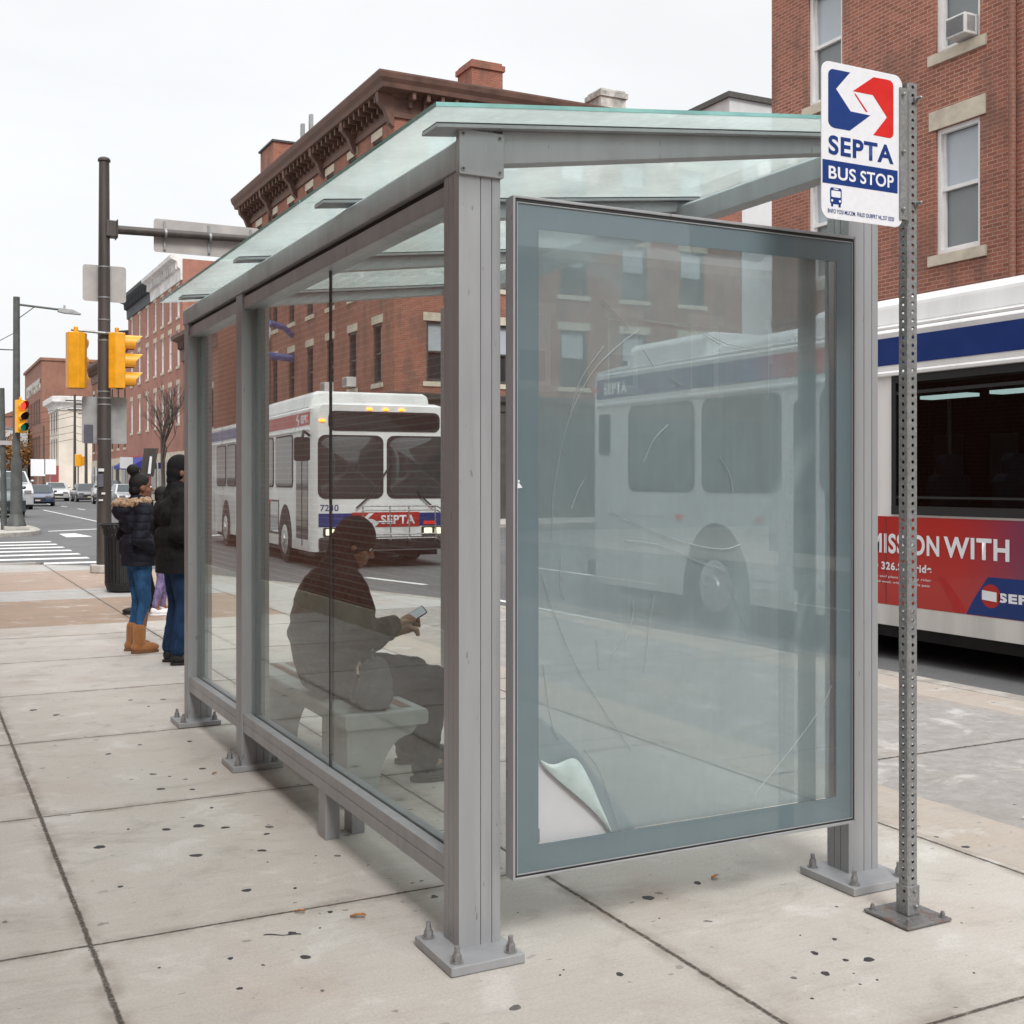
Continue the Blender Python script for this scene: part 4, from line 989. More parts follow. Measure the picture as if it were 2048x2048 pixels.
mark('emblem_red', [[crop(*p) for p in ((718, 635), (862, 538), (965, 558), (988, 568), (1000, 584), (1005, 606), (1005, 938), (999, 958), (986, 969), (968, 968), (860, 946), (958, 822), (858, 665))],
                    [crop(*p) for p in ((727, 652), (738, 654), (822, 784), (808, 782))]], M['red'])
mark('blue_band', [[SP(.012, .372), SP(.012, .222), SP(.938, .222), SP(.938, .372)]], M['blue'])
def stext(name, body, u0, u1, v0, v1, mat, k=2, bold=.02):
    p = SP(u0, v0); q2 = SP(u1, v1); return text(name, body, mat, SG, (p[0], SY - .0006 * k - .0003, p[1]), q2[0] - p[0], q2[1] - p[1], 'S', bold)
stext('operator_lettering', 'SEPTA', .083, .885, .408, .532, M['blue'], 1, .03)
stext('stop_lettering', 'BUS', .083, .412, .253, .336, M['white'], 2, .02); stext('stop_lettering', 'STOP', .468, .885, .251, .335, M['white'], 2, .02)
stext('small_lettering', 'BNFO YOSI MUCEM. FNUD DUBPRT NL.257 E020', .075, .893, .036, .063, M['blue'], 1, .012)
def IC(a, b_): return SP(.099 + .146 * a, .078 + .122 * b_)
ic = []
def rr(a0, a1, b0, b1, r):
    out = []
    for ca, cb, t0 in ((a1 - r, b0 + r, -PI / 2), (a1 - r, b1 - r, 0), (a0 + r, b1 - r, PI / 2), (a0 + r, b0 + r, PI)):
        for k in range(5): t = t0 + PI / 2 * k / 4; out.append(IC(ca + r * math.cos(t), cb + r * math.sin(t)))
    return out
mark('bus_pictogram', [rr(.02, .98, .14, 1.0, .14), rr(.1, .28, 0, .16, .03), rr(.72, .9, 0, .16, .03)], M['blue'])
wm = mark('pictogram_windows', [rr(.12, .88, .5, .84, .06), rr(.3, .7, .9, .96, .02), rr(.1, .26, .25, .38, .06), rr(.74, .9, .25, .38, .06)], M['white'], 2)
b = MB(); b.prism([(3.076, 3.046), (3.108, 3.046), (3.146, 3.073), (3.146, 3.079), (3.106, 3.0505), (3.076, 3.0505)], 'z', 2.465, 2.925); br = b.build('bracket', M['galv'], SG)
for z in (2.50, 2.70, 2.90):
    k = MB(); k.cyl((3.087, 3.044, z), (3.087, 3.038, z), .006, n=10); k.ball((3.087, 3.038, z), .006); adopt(k.build('rivet', M['bolt'], None, smooth=50), br)
for z in (2.905, 2.535):
    k = MB(); k.cyl((ax + .012, ay - h, z), (ax + .012, ay - h - .008, z), .012, n=6); k.cyl((ax + .012, ay - h - .008, z), (ax + .012, ay - h - .026, z), .006, n=10); k.ball((ax + .012, ay - h - .026, z), .006); adopt(k.build('clamp_bolt', M['bolt'], None, smooth=40), br)

# ------------------------------------------------------------------ bench inside
BN = thing('bench', 'grey green precast bench with brown slats inside the shelter', 'bench', (2.04, 6.1, 0))
b = MB(); b.prism([(1.83, .375), (2.235, .375), (2.245, .39), (2.245, .435), (2.235, .45), (1.83, .45), (1.82, .44), (1.82, .385)], 'y', 5.28, 7.05); b.build('seat', M['bench'], BN, bevel=.006)
arc = [(1.835, 0)] + [(1.99, 0)] + [(1.995 + .17 * (1 - math.cos(t)), .06 + .27 * math.sin(t)) for t in [PI / 2 * k / 8 for k in range(9)]] + [(2.20, .375), (1.835, .375)]
for y0, y1 in ((5.30, 5.68), (6.62, 7.0)):
    b = MB(); b.prism(arc, 'y', y0, y1); b.build('leg', M['bench'], BN, bevel=.005)
for x in (1.93, 2.03, 2.13):
    b = MB(); b.box(x, x + .055, 5.36, 7.0, .445, .4525); b.build('slat', M['benchwood'], BN)
# ------------------------------------------------------------------ buses
def bus(name, label, loc, yaw, cfg):
    t = thing(name, label, 'bus', (0, 0, 0), 'white city buses with red and blue stripes')
    L = 12.0; W = 2.55
    half = [(0, .33), (0, 2.86), (.015, 3.06), (.07, 3.13), (.30, 3.20), (W / 2, 3.22)]
    full = half + [(W - x, z) for x, z in reversed(half[:-1])]
    b = MB(); secs = []
    for y, ins, top in ((0, .10, .08), (.05, .05, .05), (.2, 0, 0), (L - .15, 0, 0), (L, .06, .06)):
        secs.append([(ins + x * (W - 2 * ins) / W, y, min(z, 3.22 - top) if z > 2.9 else z) for x, z in full])
    n = len(full)
    ribs = cfg.get('ribbon', [])
    # near side wall is built with openings; everything else is lofted
    for i in range(len(secs) - 1):
        for k in range(n - 1):
            if i == 2 and k == 0 and ribs: continue
            b.face([secs[i][k], secs[i + 1][k], secs[i + 1][k + 1], secs[i][k + 1]])
    if ribs:
        tb = MB(); wall_grid(tb, 'W', 0, .2, L - .15, .33, 2.86, ribs, .05)
        for f, mi in zip(tb.f, tb.mi):
            if mi == 0: b.face([tb.v[q_] for q_ in f])
    b.face(list(reversed(secs[0]))); b.face(secs[-1])
    b.face([(0, .2, .34), (W, .2, .34), (W, L, .34), (0, L, .34)], 1)
    b.build('body', [M['buswhite'], M['black']], t, smooth=30)
    e = .004
    # skirt of duller white, stripe segments
    s = MB(); s.box(-e, 0, .25, L - .16, .33, .52); s.build('skirt', M['busdirty'], t)
    for a, c, col in cfg['stripes']:
        s = MB(); s.box(-e, .0, a, c, 2.755, 3.01); s.build('stripe', M['busblue' if col == 'b' else 'busred'] if col != 'p' else M['bus_fade'], t)
    s = MB(); s.prism([(-.03, 2.655), (0, 2.645), (0, 2.70), (-.03, 2.68)], 'y', .22, L - .16); s.prism([(-.012, 3.09), (0, 3.085), (0, 3.115), (-.012, 3.11)], 'y', .22, L - .16); s.build('drip_rail', M['buswhite'], t)
    for a, c in cfg['windows']:
        s = MB(); s.rrect('x', -.012, 0, a, c, 1.545, 2.62, .13); f = s.build('window', M['black'], t)
        s = MB(); s.rrect('x', -.016, -.011, a + .035, c - .035, 1.58, 2.585, .10); adopt(s.build('pane', M['busglass'], None), f)
    for a, c, z0, z1 in ribs:
        s = MB()
        s.box(-.012, .03, a, c, z1 - .05, z1 + .02); s.box(-.014, .03, a, c, z0 - .02, z0 + .06); s.box(-.012, .03, a, a + .05, z0 + .06, z1 - .05); s.box(-.012, .03, c - .05, c, z0 + .06, z1 - .05); s.box(-.006, .03, a + .05, c - .05, z0 + .13, z0 + .15); s.box(-.006, .03, a + .05, c - .05, z1 - .16, z1 - .13)
        f = s.build('window', M['black'], t)
        s = MB(); s.box(.0, .006, a + .05, c - .05, z0 + .06, z1 - .05); adopt(s.build('pane', M['seeglass'], None), f)
    for a, c in cfg['doors']:
        s = MB(); s.box(-.008, 0, a, c, .42, 2.60); d = s.build('door', M['buswhite'], t)
        m_ = (a + c) / 2
        for p, q_ in ((a + .07, m_ - .04), (m_ + .04, c - .07)):
            s = MB(); s.rrect('x', -.014, -.007, p, q_, .55, 2.5, .05); adopt(s.build('door_glass', M['busglass'], None), d)
        s = MB(); s.box(-.016, -.006, m_ - .02, m_ + .02, .42, 2.6); adopt(s.build('door_seal', M['black'], None), d)
    for yc in cfg['wheels']:
        s = MB(); pts = [(yc + .62 * math.cos(PI * k / 16), .36 + .84 * min(1, 1) * math.sin(PI * k / 16)) for k in range(17)]
        s.prism(pts + [(yc - .62, .33), (yc + .62, .33)][0:2], 'x', -.006, .0); a_ = s.build('wheel_arch', M['black'], t)
        s = MB(); s.cyl((.0, yc, .48), (.30, yc, .48), .48, n=36); s.cyl((-.012, yc, .48), (0, yc, .48), .44, .48, n=36); w = s.build('wheel', M['rubber'], t, smooth=40)
        s = MB(); s.cyl((-.02, yc, .48), (-.012, yc, .48), .285, .30, n=30); s.cyl((-.012, yc, .48), (-.011, yc, .48), .31, n=30)
        for k in range(10): an = 2 * PI * k / 10; s.cyl((-.035, yc + .17 * math.cos(an), .48 + .17 * math.sin(an)), (-.02, yc + .17 * math.cos(an), .48 + .17 * math.sin(an)), .02, n=6)
        s.cyl((-.05, yc, .48), (-.02, yc, .48), .1, .11, n=20); adopt(s.build('rim', M['rim'], None, smooth=40), w)
        s = MB(); s.cyl((W - .3, yc, .48), (W - .01, yc, .48), .48, n=24); s.build('wheel', M['rubber'], t, smooth=40)
    s = MB(); s.box(.15, W - .15, .5, L - .5, .20, .345); s.build('underbody', M['black'], t)
    # roof pods
    for a, c, z1 in cfg['pods']:
        s = MB(); s.prism([(.16, 3.12), (W - .16, 3.12), (W - .2, z1 - .06), (W - .3, z1), (.3, z1), (.2, z1 - .06)], 'y', a, c); p = s.build('roof_pod', M['buswhite'], t, bevel=.05, seg=3)
    for y, z in ((.35, 2.88), (11.82, 2.88)): 
        s = MB(); s.box(-.014, -.003, y, y + .1, z - .03, z + .03); s.build('marker_lamp', M['redlamp'], t)
    for y in cfg.get('reflectors', []):
        s = MB(); s.box(-.012, 0, y, y + .13, 1.22, 1.28); s.build('reflector', M['redlamp'], t)
    for y, z, dy, dz in cfg.get('panels', []):
        s = MB(); w_ = .007
        s.box(-.003, 0, y, y + dy, z, z + w_); s.box(-.003, 0, y, y + dy, z + dz, z + dz + w_); s.box(-.003, 0, y, y + w_, z, z + dz); s.box(-.003, 0, y + dy, y + dy + w_, z, z + dz); s.build('access_panel', M['signgrey'], t)
    # front
    if cfg.get('front', True):
        s = MB(); s.rrect('y', -.012, .02, .27, 2.28, 2.64, 3.02, .12); sg = s.build('destination_sign', M['black'], t)
        s = MB(); s.rrect('y', -.016, -.011, .31, 2.24, 2.68, 2.98, .1); adopt(s.build('sign_glass', M['busglass'], None), sg)
        for a, c in ((.09, 1.245), (1.305, 2.46)):
            s = MB(); s.rrect('y', -.012, .02, a, c, 1.34, 2.56, .14); f = s.build('windshield', M['black'], t)
            s = MB(); xc, zc, hx, hz = (a + c) / 2, 1.95, (c - a) / 2 - .03, .58
            def ring(q, n_=40): return [(xc + q * hx * math.copysign(abs(math.cos(2 * PI * i / n_)) ** .36, math.cos(2 * PI * i / n_)), -.014 - .11 * (1 - q ** 2), zc + q * hz * math.copysign(abs(math.sin(2 * PI * i / n_)) ** .36, math.sin(2 * PI * i / n_))) for i in range(n_)]
            rg = [ring(q) for q in (1, .9, .75, .58, .4, .22, .06)]
            for r0, r1 in zip(rg[:-1], rg[1:]):
                for i in range(40): s.face([r0[i], r0[(i + 1) % 40], r1[(i + 1) % 40], r1[i]])
            s.face(rg[-1]); adopt(s.build('pane', M['windshield'], None, smooth=60), f)
        for x in (.95, 1.24, 1.53): s = MB(); s.box(x, x + .09, -.03, .03, 3.045, 3.085); s.build('marker_lamp', M['amber'], t)
        for x in (.11, 2.34): s = MB(); s.box(x, x + .1, -.03, .03, 2.81, 2.85); s.build('marker_lamp', M['amber'], t)
        s = MB(); s.box(.1, 2.45, -e, .0, .80, 1.06); s.build('front_stripe', M['busblue'], t)
        s = MB(); s.box(.68, 1.90, -e * 2, -e, .79, 1.075); fb = s.build('front_badge', M['busred'], t)
        zig = MB(); zig.prism([(.86, .93), (.99, 1.06), (1.07, 1.06), (.96, .945), (1.05, .945), (1.17, .87), (1.06, .76), (.98, .76), (1.06, .86), (.98, .865)], 'y', -e * 2 - .003, -e * 2 - .001); adopt(zig.build('emblem', M['white'], None), fb)
        tx = text('front_lettering', 'SEPTA', M['white'], t, (1.2, -e * 2 - .002, .845), .62, .175, 'S', .03)
        text('fleet_number', '7230', M['busblue'], t, (.13, -.002, 1.10), .32, .13, 'S', .02)
        s = MB(); s.box(.1, 2.45, -.16, .1, .36, .60); s.box(.1, .6, -.17, .0, .30, .38); s.build('bumper', M['black'], t, bevel=.04)
        for x in (.18, 1.94):
            s = MB(); s.rrect('y', -.03, .02, x, x + .44, .62, .79, .03); hl = s.build('headlight', M['black'], t)
            for k in range(2): s = MB(); s.rrect('y', -.036, -.029, x + .04 + .2 * k, x + .19 + .2 * k, .645, .765, .02); adopt(s.build('lamp', M['headlamp'], None), hl)
        s = MB(); s.box(1.98, 2.2, -.02, .0, .83, .90); s.build('turn_signal', M['redlamp'], t)
        # folded bicycle rack and wipers
        s = MB(); Yr = -.30
        for z in (1.20, 1.12, .66, .58): s.tube([(.78, Yr, z), (2.12, Yr, z), (2.22, Yr + .05, z - .06)], .014)
        for x in (.80, 1.28, 1.62, 2.1): s.tube([(x, Yr + .01, 1.21), (x + .02, Yr, .56), (x + .03, -.1, .45)], .013)
        for x in (1.28, 1.62): s.tube([(x, Yr, .58), (x, -.1, .5)], .02)
        s.tube([(1.05, Yr - .02, .90), (1.32, Yr - .02, .90)], .018); s.build('bicycle_rack', M['chrome'], t, smooth=40)
        for x, sgn in ((.95, 1), (1.95, -1)):
            s = MB(); s.tube([(x - .2 * sgn, -.05, 1.16), (x + .05 * sgn, -.05, 1.40), (x + .42 * sgn, -.04, 2.0)], .016); s.tube([(x + .40 * sgn, -.035, 1.5), (x + .42 * sgn, -.035, 2.25)], .012); s.build('wiper', M['black'], t)
        s = MB(); s.tube([(.0, .25, 2.55), (-.18, -.12, 2.62), (-.22, -.22, 2.5)], .025); s.rrect('y', -.26, -.18, -.36, -.10, 2.05, 2.5, .05); s.build('mirror', M['black'], t)
    for fn in cfg.get('extra', []): fn(t)
    t.location = loc; t.rotation_euler = (0, 0, yaw); t.scale = (cfg.get('wide', 1), 1, 1)
    return t

def fade_mat(name, a, b_, y0, y1):
    m, nt, bb = newmat(name); s = nt.sep(nt.obj())
    nt.put(bb.inputs['Base Color'], nt.mix(nt.ramp(s[1], y0, y1), a, b_)); bb.inputs['Roughness'].default_value = .32
    return m
M['bus_fade'] = fade_mat('stripe blue to red print', (.46, .022, .02), (.006, .055, .26), 7.9, 8.75)

def near_extra(t):
    # wrap advert on the side (y runs towards the rear) and the lit saloon seen through the ribbon window
    m, nt, bb = newmat('red to blue advert print'); v = nt.obj(); s = nt.sep(v)
    n = nt.noise(v, 1.1, 3)
    c = nt.mix(nt.ramp(nt.m('ADD', s[1], nt.m('MULTIPLY', n, .35)), 6.1, 4.6), (.41, .016, .012), (.05, .045, .12))
    c = nt.mix(nt.ramp(nt.m('ADD', s[2], nt.m('MULTIPLY', s[1], .12)), 1.2, .55, 0, .35), c, (.30, .03, .03))
    nt.put(bb.inputs['Base Color'], c); bb.inputs['Roughness'].default_value = .35; bb.inputs['Coat Weight'].default_value = .4
    b = MB(); b.box(-.005, 0, 1.2, 7.1, .522, 1.345); ad = b.build('advert', m, t)
    b = MB(); b.prism([(5.68, .527), (5.60, .66), (5.45, .86), (3.0, .86), (3.0, .527)], 'x', -.0075, -.0055); adopt(b.build('blue_panel', M['busblue'], None), ad)
    b = MB(); b.prism([(5.80, .527), (5.86, .62), (6.0, .82), (5.92, .82), (5.72, .6), (5.70, .527)], 'x', -.007, -.0055); adopt(b.build('red_swoosh', M['busred'], None), ad)
    W_ = M['white']
    def L(body, y, z, w, h, bold=.03): adopt_part(text('advert_lettering', body, W_, t, (-.0085, y, z), w, h, 'W', bold), ad)
    def adopt_part(o, p): o.parent = p; o.matrix_parent_inverse = Matrix.Identity(4)
    L('MISSION', 6.82, 1.0, .84, .185, .03); L('WITH', 5.93, 1.0, .70, .185, .03)
    L('GO', 6.85, .845, .13, .075, .03); L('326.SEP.ride', 6.68, .845, .61, .075, .03)
    L('Fares and plans for every rider', 6.85, .765, .78, .03, .0); L('Ride all week with one single pass', 6.85, .715, .76, .03, .0)
    c_ = MB(); c_.cyl((-.0085, 5.42, .70), (-.006, 5.42, .70), .10, n=30); adopt(c_.build('round_badge', M['busred'], None), ad)
    z_ = MB(); z_.prism([(5.51, .665), (5.51, .745), (5.36, .735), (5.36, .655)], 'x', -.0098, -.0086); adopt(z_.build('badge_mark', W_, None), ad)
    L('SEPTA', 5.34, .655, .55, .08, .05)
    # saloon
    b = MB(); b.box(.35, 2.2, 1.0, 8.2, 2.62, 2.63); b.box(2.2, 2.21, 1.0, 8.2, .9, 2.63); b.box(.06, 2.2, 1.0, 8.2, .9, .91); b.box(.06, 2.2, 8.2, 8.21, .9, 2.63); b.build('saloon_lining', M['darkcloth'], t)
    b = MB()
    for y in (1.6, 3.05, 4.5, 5.95): b.box(.30, .46, y, y + 1.2 if y < 5.9 else y + .55, 2.44, 2.47)
    b.build('ceiling_light', M['tubelight'], t)
    for y in (2.0, 2.9, 3.8, 4.7, 5.55, 6.3):
        b = MB(); b.rrect('y', y, y + .12, .30, .75, 1.0, 1.74, .1); b.rrect('y', y + .01, y + .11, .40, .65, 1.70, 1.92, .08); b.build('seat', M['seatblue'], t)
    b = MB(); b.box(1.98, 2.2, 4.3, 4.32, .95, 2.6); b.tube([(.9, 5.2, .92), (.9, 5.2, 2.6)], .02); b.tube([(.9, 6.7, .92), (.9, 6.7, 2.6)], .02); b.build('handrail', M['rim'], t)
    b = MB(); b.rrect('x', 2.185, 2.195, 6.97, 7.33, 1.65, 2.18, .02); b.build('far_window', M['blindw'], t); b = MB(); b.rrect('x', 2.185, 2.195, 7.7, 8.1, 1.45, 2.2, .02); b.build('far_window', M['blind'], t)
    # fleet lettering on the rear end of the stripe
    text('side_lettering', 'SEPTA', W_, t, (-.006, 11.66, 2.80), .56, .16, 'W', .05)
    for y in (1.9, 3.4, 4.9, 6.62):
        b = MB(); b.box(-.0085, -.0055, y, y + .006, .53, 1.34); b.build('panel_seam', M['windark'], t)
    b = MB(); b.rrect('x', -.01, 0, 11.52, 11.78, 2.02, 2.55, .04); b.build('rear_quarter_window', M['busglass'], t)
    # back end: engine door, lamps, bumper
    b = MB(); b.box(.3, 2.25, 12.0, 12.01, .8, 1.7)
    for k in range(9): b.box(.4, 2.15, 12.01, 12.02, .9 + .08 * k, .93 + .08 * k, 1)
    b.build('engine_door', [M['busdirty'], M['black']], t)
    b = MB(); b.box(.02, 2.5, 11.95, 12.14, .42, .62); b.build('rear_bumper', M['black'], t, bevel=.03)
    for x in (.14, 2.3): b = MB(); b.box(x, x + .12, 12.0, 12.03, 1.75, 2.4); b.build('tail_light', M['redlamp'], t)
    b = MB(); b.rrect('y', 12.0, 12.01, .35, 2.2, 1.9, 2.6, .1); b.build('rear_window', M['busglass'], t)

bus('city_bus', 'near white bus passing behind the shelter, red advert along its side', (8.15, 1.62, -.12), 0, dict(
    stripes=[(.22, 7.35, 'b'), (7.35, 7.9, 'r'), (7.9, 8.75, 'p'), (8.75, 11.84, 'b')], windows=[(9.66, 11.06), (8.12, 9.50), (7.02, 7.52)],
    ribbon=[(.9, 6.55, 1.385, 2.63)], doors=[(7.56, 7.98), (.45, .80)], wheels=[9.25, 2.1], pods=[(9.66, 11.4, 3.44), (.8, 7.9, 3.43), (8.0, 9.5, 3.30)],
    reflectors=[9.9, 8.4], panels=[(10.3, .62, 1.3, .62), (8.2, .6, .5, .5), (6.75, .6, 1.2, .02)], extra=[near_extra]))

def far_extra(t):
    W_ = M['white']
    text('side_lettering', 'SEPTA', W_, t, (-.006, .92, 2.80), .62, .16, 'W', .05)
    z_ = MB(); z_.prism([(1.30, 2.885), (1.20, 2.99), (1.12, 2.99), (1.20, 2.895), (1.12, 2.895), (1.02, 2.86), (1.12, 2.77), (1.20, 2.77), (1.12, 2.855), (1.20, 2.86)], 'x', -.008, -.005); z_.build('emblem', W_, t)
    b = MB(); b.box(-.006, 0, 2.9, 5.0, .55, 1.28); ad = b.build('advert', M['windark'], t)
    b = MB(); b.box(-.009, -.0065, 2.95, 3.7, .6, 1.24); adopt(b.build('advert_picture', M['blind'], None), ad)
    b = MB(); b.box(-.009, -.0065, 3.8, 4.9, .6, 1.24); adopt(b.build('advert_picture', M['awnred'], None), ad)
    b = MB(); b.rrect('y', .1, .12, .45, .85, 1.35, 1.95, .08); b.build('driver_seat', M['bag'], t)
bus('city_bus', 'far white bus facing the camera with a bicycle rack on its nose', (6.80, 21.6, -.12), R(-3.5), dict(
    stripes=[(.22, 6.2, 'r'), (6.2, 11.84, 'b')], windows=[(1.6, 3.2), (3.4, 4.9), (5.1, 6.3), (7.8, 9.0), (9.2, 10.6)],
    doors=[(.25, 1.35), (6.4, 7.6)], wheels=[2.3, 9.2], pods=[(.9, 8.6, 3.46)], reflectors=[3.6], extra=[far_extra], wide=1.12))

# ------------------------------------------------------------------ cars
def car(label, loc, yaw, paint, suv=False, L=4.5, W=1.8, H=1.45, group='cars further down the street', name='car', lights=True):
    t = thing(name, label, 'car', (0, 0, 0), group)
    s = H / 1.45; hw = W / 2
    # plan: nose at -y ; side profile (y, z)
    bel = .92 * s if not suv else 1.02 * s
    prof = [(-L / 2 + .02, .30), (-L / 2, .45), (-L / 2 + .03, .62 * s), (-L / 2 + .25, .74 * s), (-L * .21, bel - .02), (L * .30, bel), (L / 2 - .10, bel - .03), (L / 2, .62 * s), (L / 2 - .02, .34), (L / 2 - .3, .26), (-L / 2 + .25, .24)]
    b = MB(); n = len(prof)
    def sec(x, k): return [(x, y * k, z) for y, z in prof]
    ss = [sec(-hw + .02, .955), sec(-hw, .985), sec(-hw * .8, 1.), sec(hw * .8, 1.), sec(hw, .985), sec(hw - .02, .955)]
    for i in range(5):
        for k in range(n): b.face([ss[i][k], ss[i][(k + 1) % n], ss[i + 1][(k + 1) % n], ss[i + 1][k]])
    b.face(ss[0]); b.face(list(reversed(ss[-1])))
    b.build('body', paint, t, bevel=.035, smooth=35, seg=2)
    y0, y1 = -L * .20, (L * .40 if suv else L * .36); ry0, ry1 = -L * .06, (L * .36 if suv else L * .20)
    b = MB(); iw = hw - .06; rw = hw - .26
    B4 = [(-iw, y0, bel - .03), (iw, y0, bel - .03), (iw, y1, bel - .03), (-iw, y1, bel - .03)]; T4 = [(-rw, ry0, H), (rw, ry0, H), (rw, ry1, H), (-rw, ry1, H)]
    b.add(B4 + T4, [(0, 1, 5, 4), (1, 2, 6, 5), (2, 3, 7, 6), (3, 0, 4, 7), (4, 5, 6, 7)]); b.build('cabin', paint, t, bevel=.03, smooth=35)
    def inset(q, k=.86, out=.012):
        c = sum((Vector(p) for p in q), Vector()) / 4; nrm = (Vector(q[1]) - Vector(q[0])).cross(Vector(q[3]) - Vector(q[0])).normalized()
        if nrm.dot(c - Vector((0, (y0 + y1) / 2, bel))) < 0: nrm = -nrm
        return [c + (Vector(p) - c) * k + nrm * out for p in q]
    for nm, q in (('windshield', (B4[0], B4[1], T4[1], T4[0])), ('rear_window', (B4[2], B4[3], T4[3], T4[2])), ('side_window', (B4[3], B4[0], T4[0], T4[3])), ('side_window', (B4[1], B4[2], T4[2], T4[1]))):
        g_ = MB(); g_.face(inset(q)); g_.build(nm, M['carglass'], t)
    for x in (-hw + .09, hw - .09):
        for y in (-L * .31, L * .30):
            s_ = MB(); s_.cyl((x - .11, y, .32), (x + .11, y, .32), .32, n=20); w = s_.build('wheel', M['rubber'], t, smooth=40)
            s_ = MB(); sg = -1 if x < 0 else 1; s_.cyl((x + sg * .112, y, .32), (x + sg * .116, y, .32), .2, n=16); adopt(s_.build('rim', M['rim'], None), w)
    for sg in (-1, 1):
        s_ = MB(); s_.rrect('y', -L / 2 - .015, -L / 2 + .2, sg * hw * .68 - .2, sg * hw * .68 + .2, .60 * s, .72 * s, .04); s_.build('headlight', M['chrome'], t)
        s_ = MB(); s_.rrect('y', L / 2 - .05, L / 2 + .01, sg * hw * .75 - .14, sg * hw * .75 + .14, .66 * s, .82 * s, .03); s_.build('tail_light', M['redlamp'], t)
        s_ = MB(); s_.ball((sg * (hw + .09), y0 + .25, bel + .08), (.11, .06, .08)); s_.build('wing_mirror', paint, t, smooth=50)
    s_ = MB(); s_.rrect('y', -L / 2 - .012, -L / 2 + .05, -.5, .5, .42 * s, .56 * s, .03); s_.build('grille', M['black'], t)
    s_ = MB(); s_.box(-.16, .16, -L / 2 - .02, -L / 2 - .013, .36, .46); s_.build('number_plate', M['plate'], t)
    s_ = MB(); s_.box(-hw + .1, hw - .1, -L / 2 + .2, L / 2 - .2, .18, .3); s_.build('underside', M['black'], t)
    t.location = loc; t.rotation_euler = (0, 0, yaw)
    return t
car('dark teal sport utility car half hidden by the far left lamp post', (3.75, 61, -.12), R(2), M['carteal'], True, 4.9, 1.95, 1.85)
car('blue sedan driving towards the crossing', (7.95, 87, -.12), R(-7), M['carblue'], False, 4.6, 1.95, 1.45)
car('silver hatchback behind the blue sedan', (11.2, 108, -.12), R(-3), M['carwhite'], True, 4.5, 1.95, 1.6)
car('silver car parked in the right row, half behind the woman in the puffer jacket', (13.15, 83.5, -.12), R(1), M['carwhite'], False, 4.6, 1.85, 1.5, 'cars parked along the far kerb')
car('black car parked just right of the bronze signal pole', (13.15, 91, -.12), R(1), M['carblack'], True, 4.8, 1.9, 1.75, 'cars parked along the far kerb')
car('grey car parked just left of the bronze signal pole', (13.0, 103, -.12), R(1), M['cargrey'], False, 4.5, 1.85, 1.5, 'cars parked along the far kerb')
car('white van at the left edge behind the teal car', (5.6, 78, -.12), R(0), M['carwhite'], True, 5.2, 2.0, 2.3)

# ------------------------------------------------------------------ poles, signals, signs
def signal(parent, part, c, yaw, lit=True, h=1.0):
    """three-lens signal head; lenses look to local -Y. Returns the housing (a part); doors, visors and lenses are its sub-parts"""
    Mx = Matrix.Translation(c) @ Matrix.Rotation(yaw, 4, 'Z')
    def bld(mb, nm, mat, par=None, **k):
        mb.v = [tuple(Mx @ Vector(v)) for v in mb.v]
        o = mb.build(nm, mat, parent if par is None else None, **k)
        if par is not None: adopt(o, par)
        return o
    w = .155; b = MB()
    for k in range(1):
        z0 = -h / 2
        b.prism([(-w, -.10), (w, -.10), (w, .06), (w * .55, .16), (-w * .55, .16), (-w, .06)], 'z', z0, z0 + h)
    b.box(-w * .9, w * .9, -.09, .05, -h / 2, h / 2); b.cyl((0, .02, h / 2), (0, .02, h / 2 + .1), .035)
    hs = bld(b, part, M['yellow'], bevel=.012)
    for k, (mat) in enumerate((M['lens_green'], M['lens_dark'], M['lens_red'])):
        zc = -h / 2 + h / 3 * (k + .5); b = MB(); r = .135
        for j in range(18):
            a0, a1 = R(-50 + 280 / 18 * j), R(-50 + 280 / 18 * (j + 1))
            def pt(a, y, rr_): return (rr_ * math.cos(a), y, zc + rr_ * math.sin(a))
            ln = lambda a: -.115 - .29 * (.55 + .45 * max(0, math.sin(a)))
            b.face([pt(a0, -.1, r), pt(a1, -.1, r), pt(a1, ln(a1), r), pt(a0, ln(a0), r)]); b.face([pt(a0, -.1, r - .008), pt(a1, -.1, r - .008), pt(a1, ln(a1), r - .008), pt(a0, ln(a0), r - .008)], 1)
        bld(b, 'visor', [M['yellow'], M['black']], hs, smooth=40)
        b = MB(); b.cyl((0, -.10, zc), (0, -.118, zc), .122, .115, n=24); bld(b, 'lens', mat if lit else M['lens_dark'], hs)
    return hs

PL = thing('signal_pole', 'dark bronze traffic signal pole by the crossing with two yellow signals and a long arm', 'traffic signal', (2.96, 21.06, 0))
b = MB(); b.prism([(2.96 + .24 * math.cos(R(22.5 + 45 * k)), 21.06 + .24 * math.sin(R(22.5 + 45 * k))) for k in range(8)], 'z', .002, .14); b.build('base', M['slab'], PL, bevel=.02)
b = MB(); b.cyl((2.96, 21.06, .14), (2.96, 21.06, 7.0), .125, .085, n=28); b.build('shaft', M['pole'], PL, smooth=40)
b = MB(); b.cyl((2.96, 21.06, 7.0), (2.96, 21.06, 7.03), .105, n=24); b.ball((2.96, 21.06, 7.03), (.105, .105, .05)); b.build('cap', M['pole'], PL, smooth=40)
b = MB(); b.box(2.98, 3.15, 20.94, 21.18, 5.72, 5.99); b.box(3.15, 3.17, 20.92, 21.2, 5.70, 6.01); b.build('arm_bracket', M['pole'], PL, bevel=.008)
b = MB(); b.cyl((3.17, 21.06, 5.86), (7.4, 21.06, 5.95), .075, .055, n=20); b.build('arm', M['pole'], PL, smooth=40)
b = MB(); b.rrect('y', 21.16, 21.17, 3.80, 5.66, 5.56, 6.14, .05); sp_ = b.build('street_name_sign', M['signback'], PL)
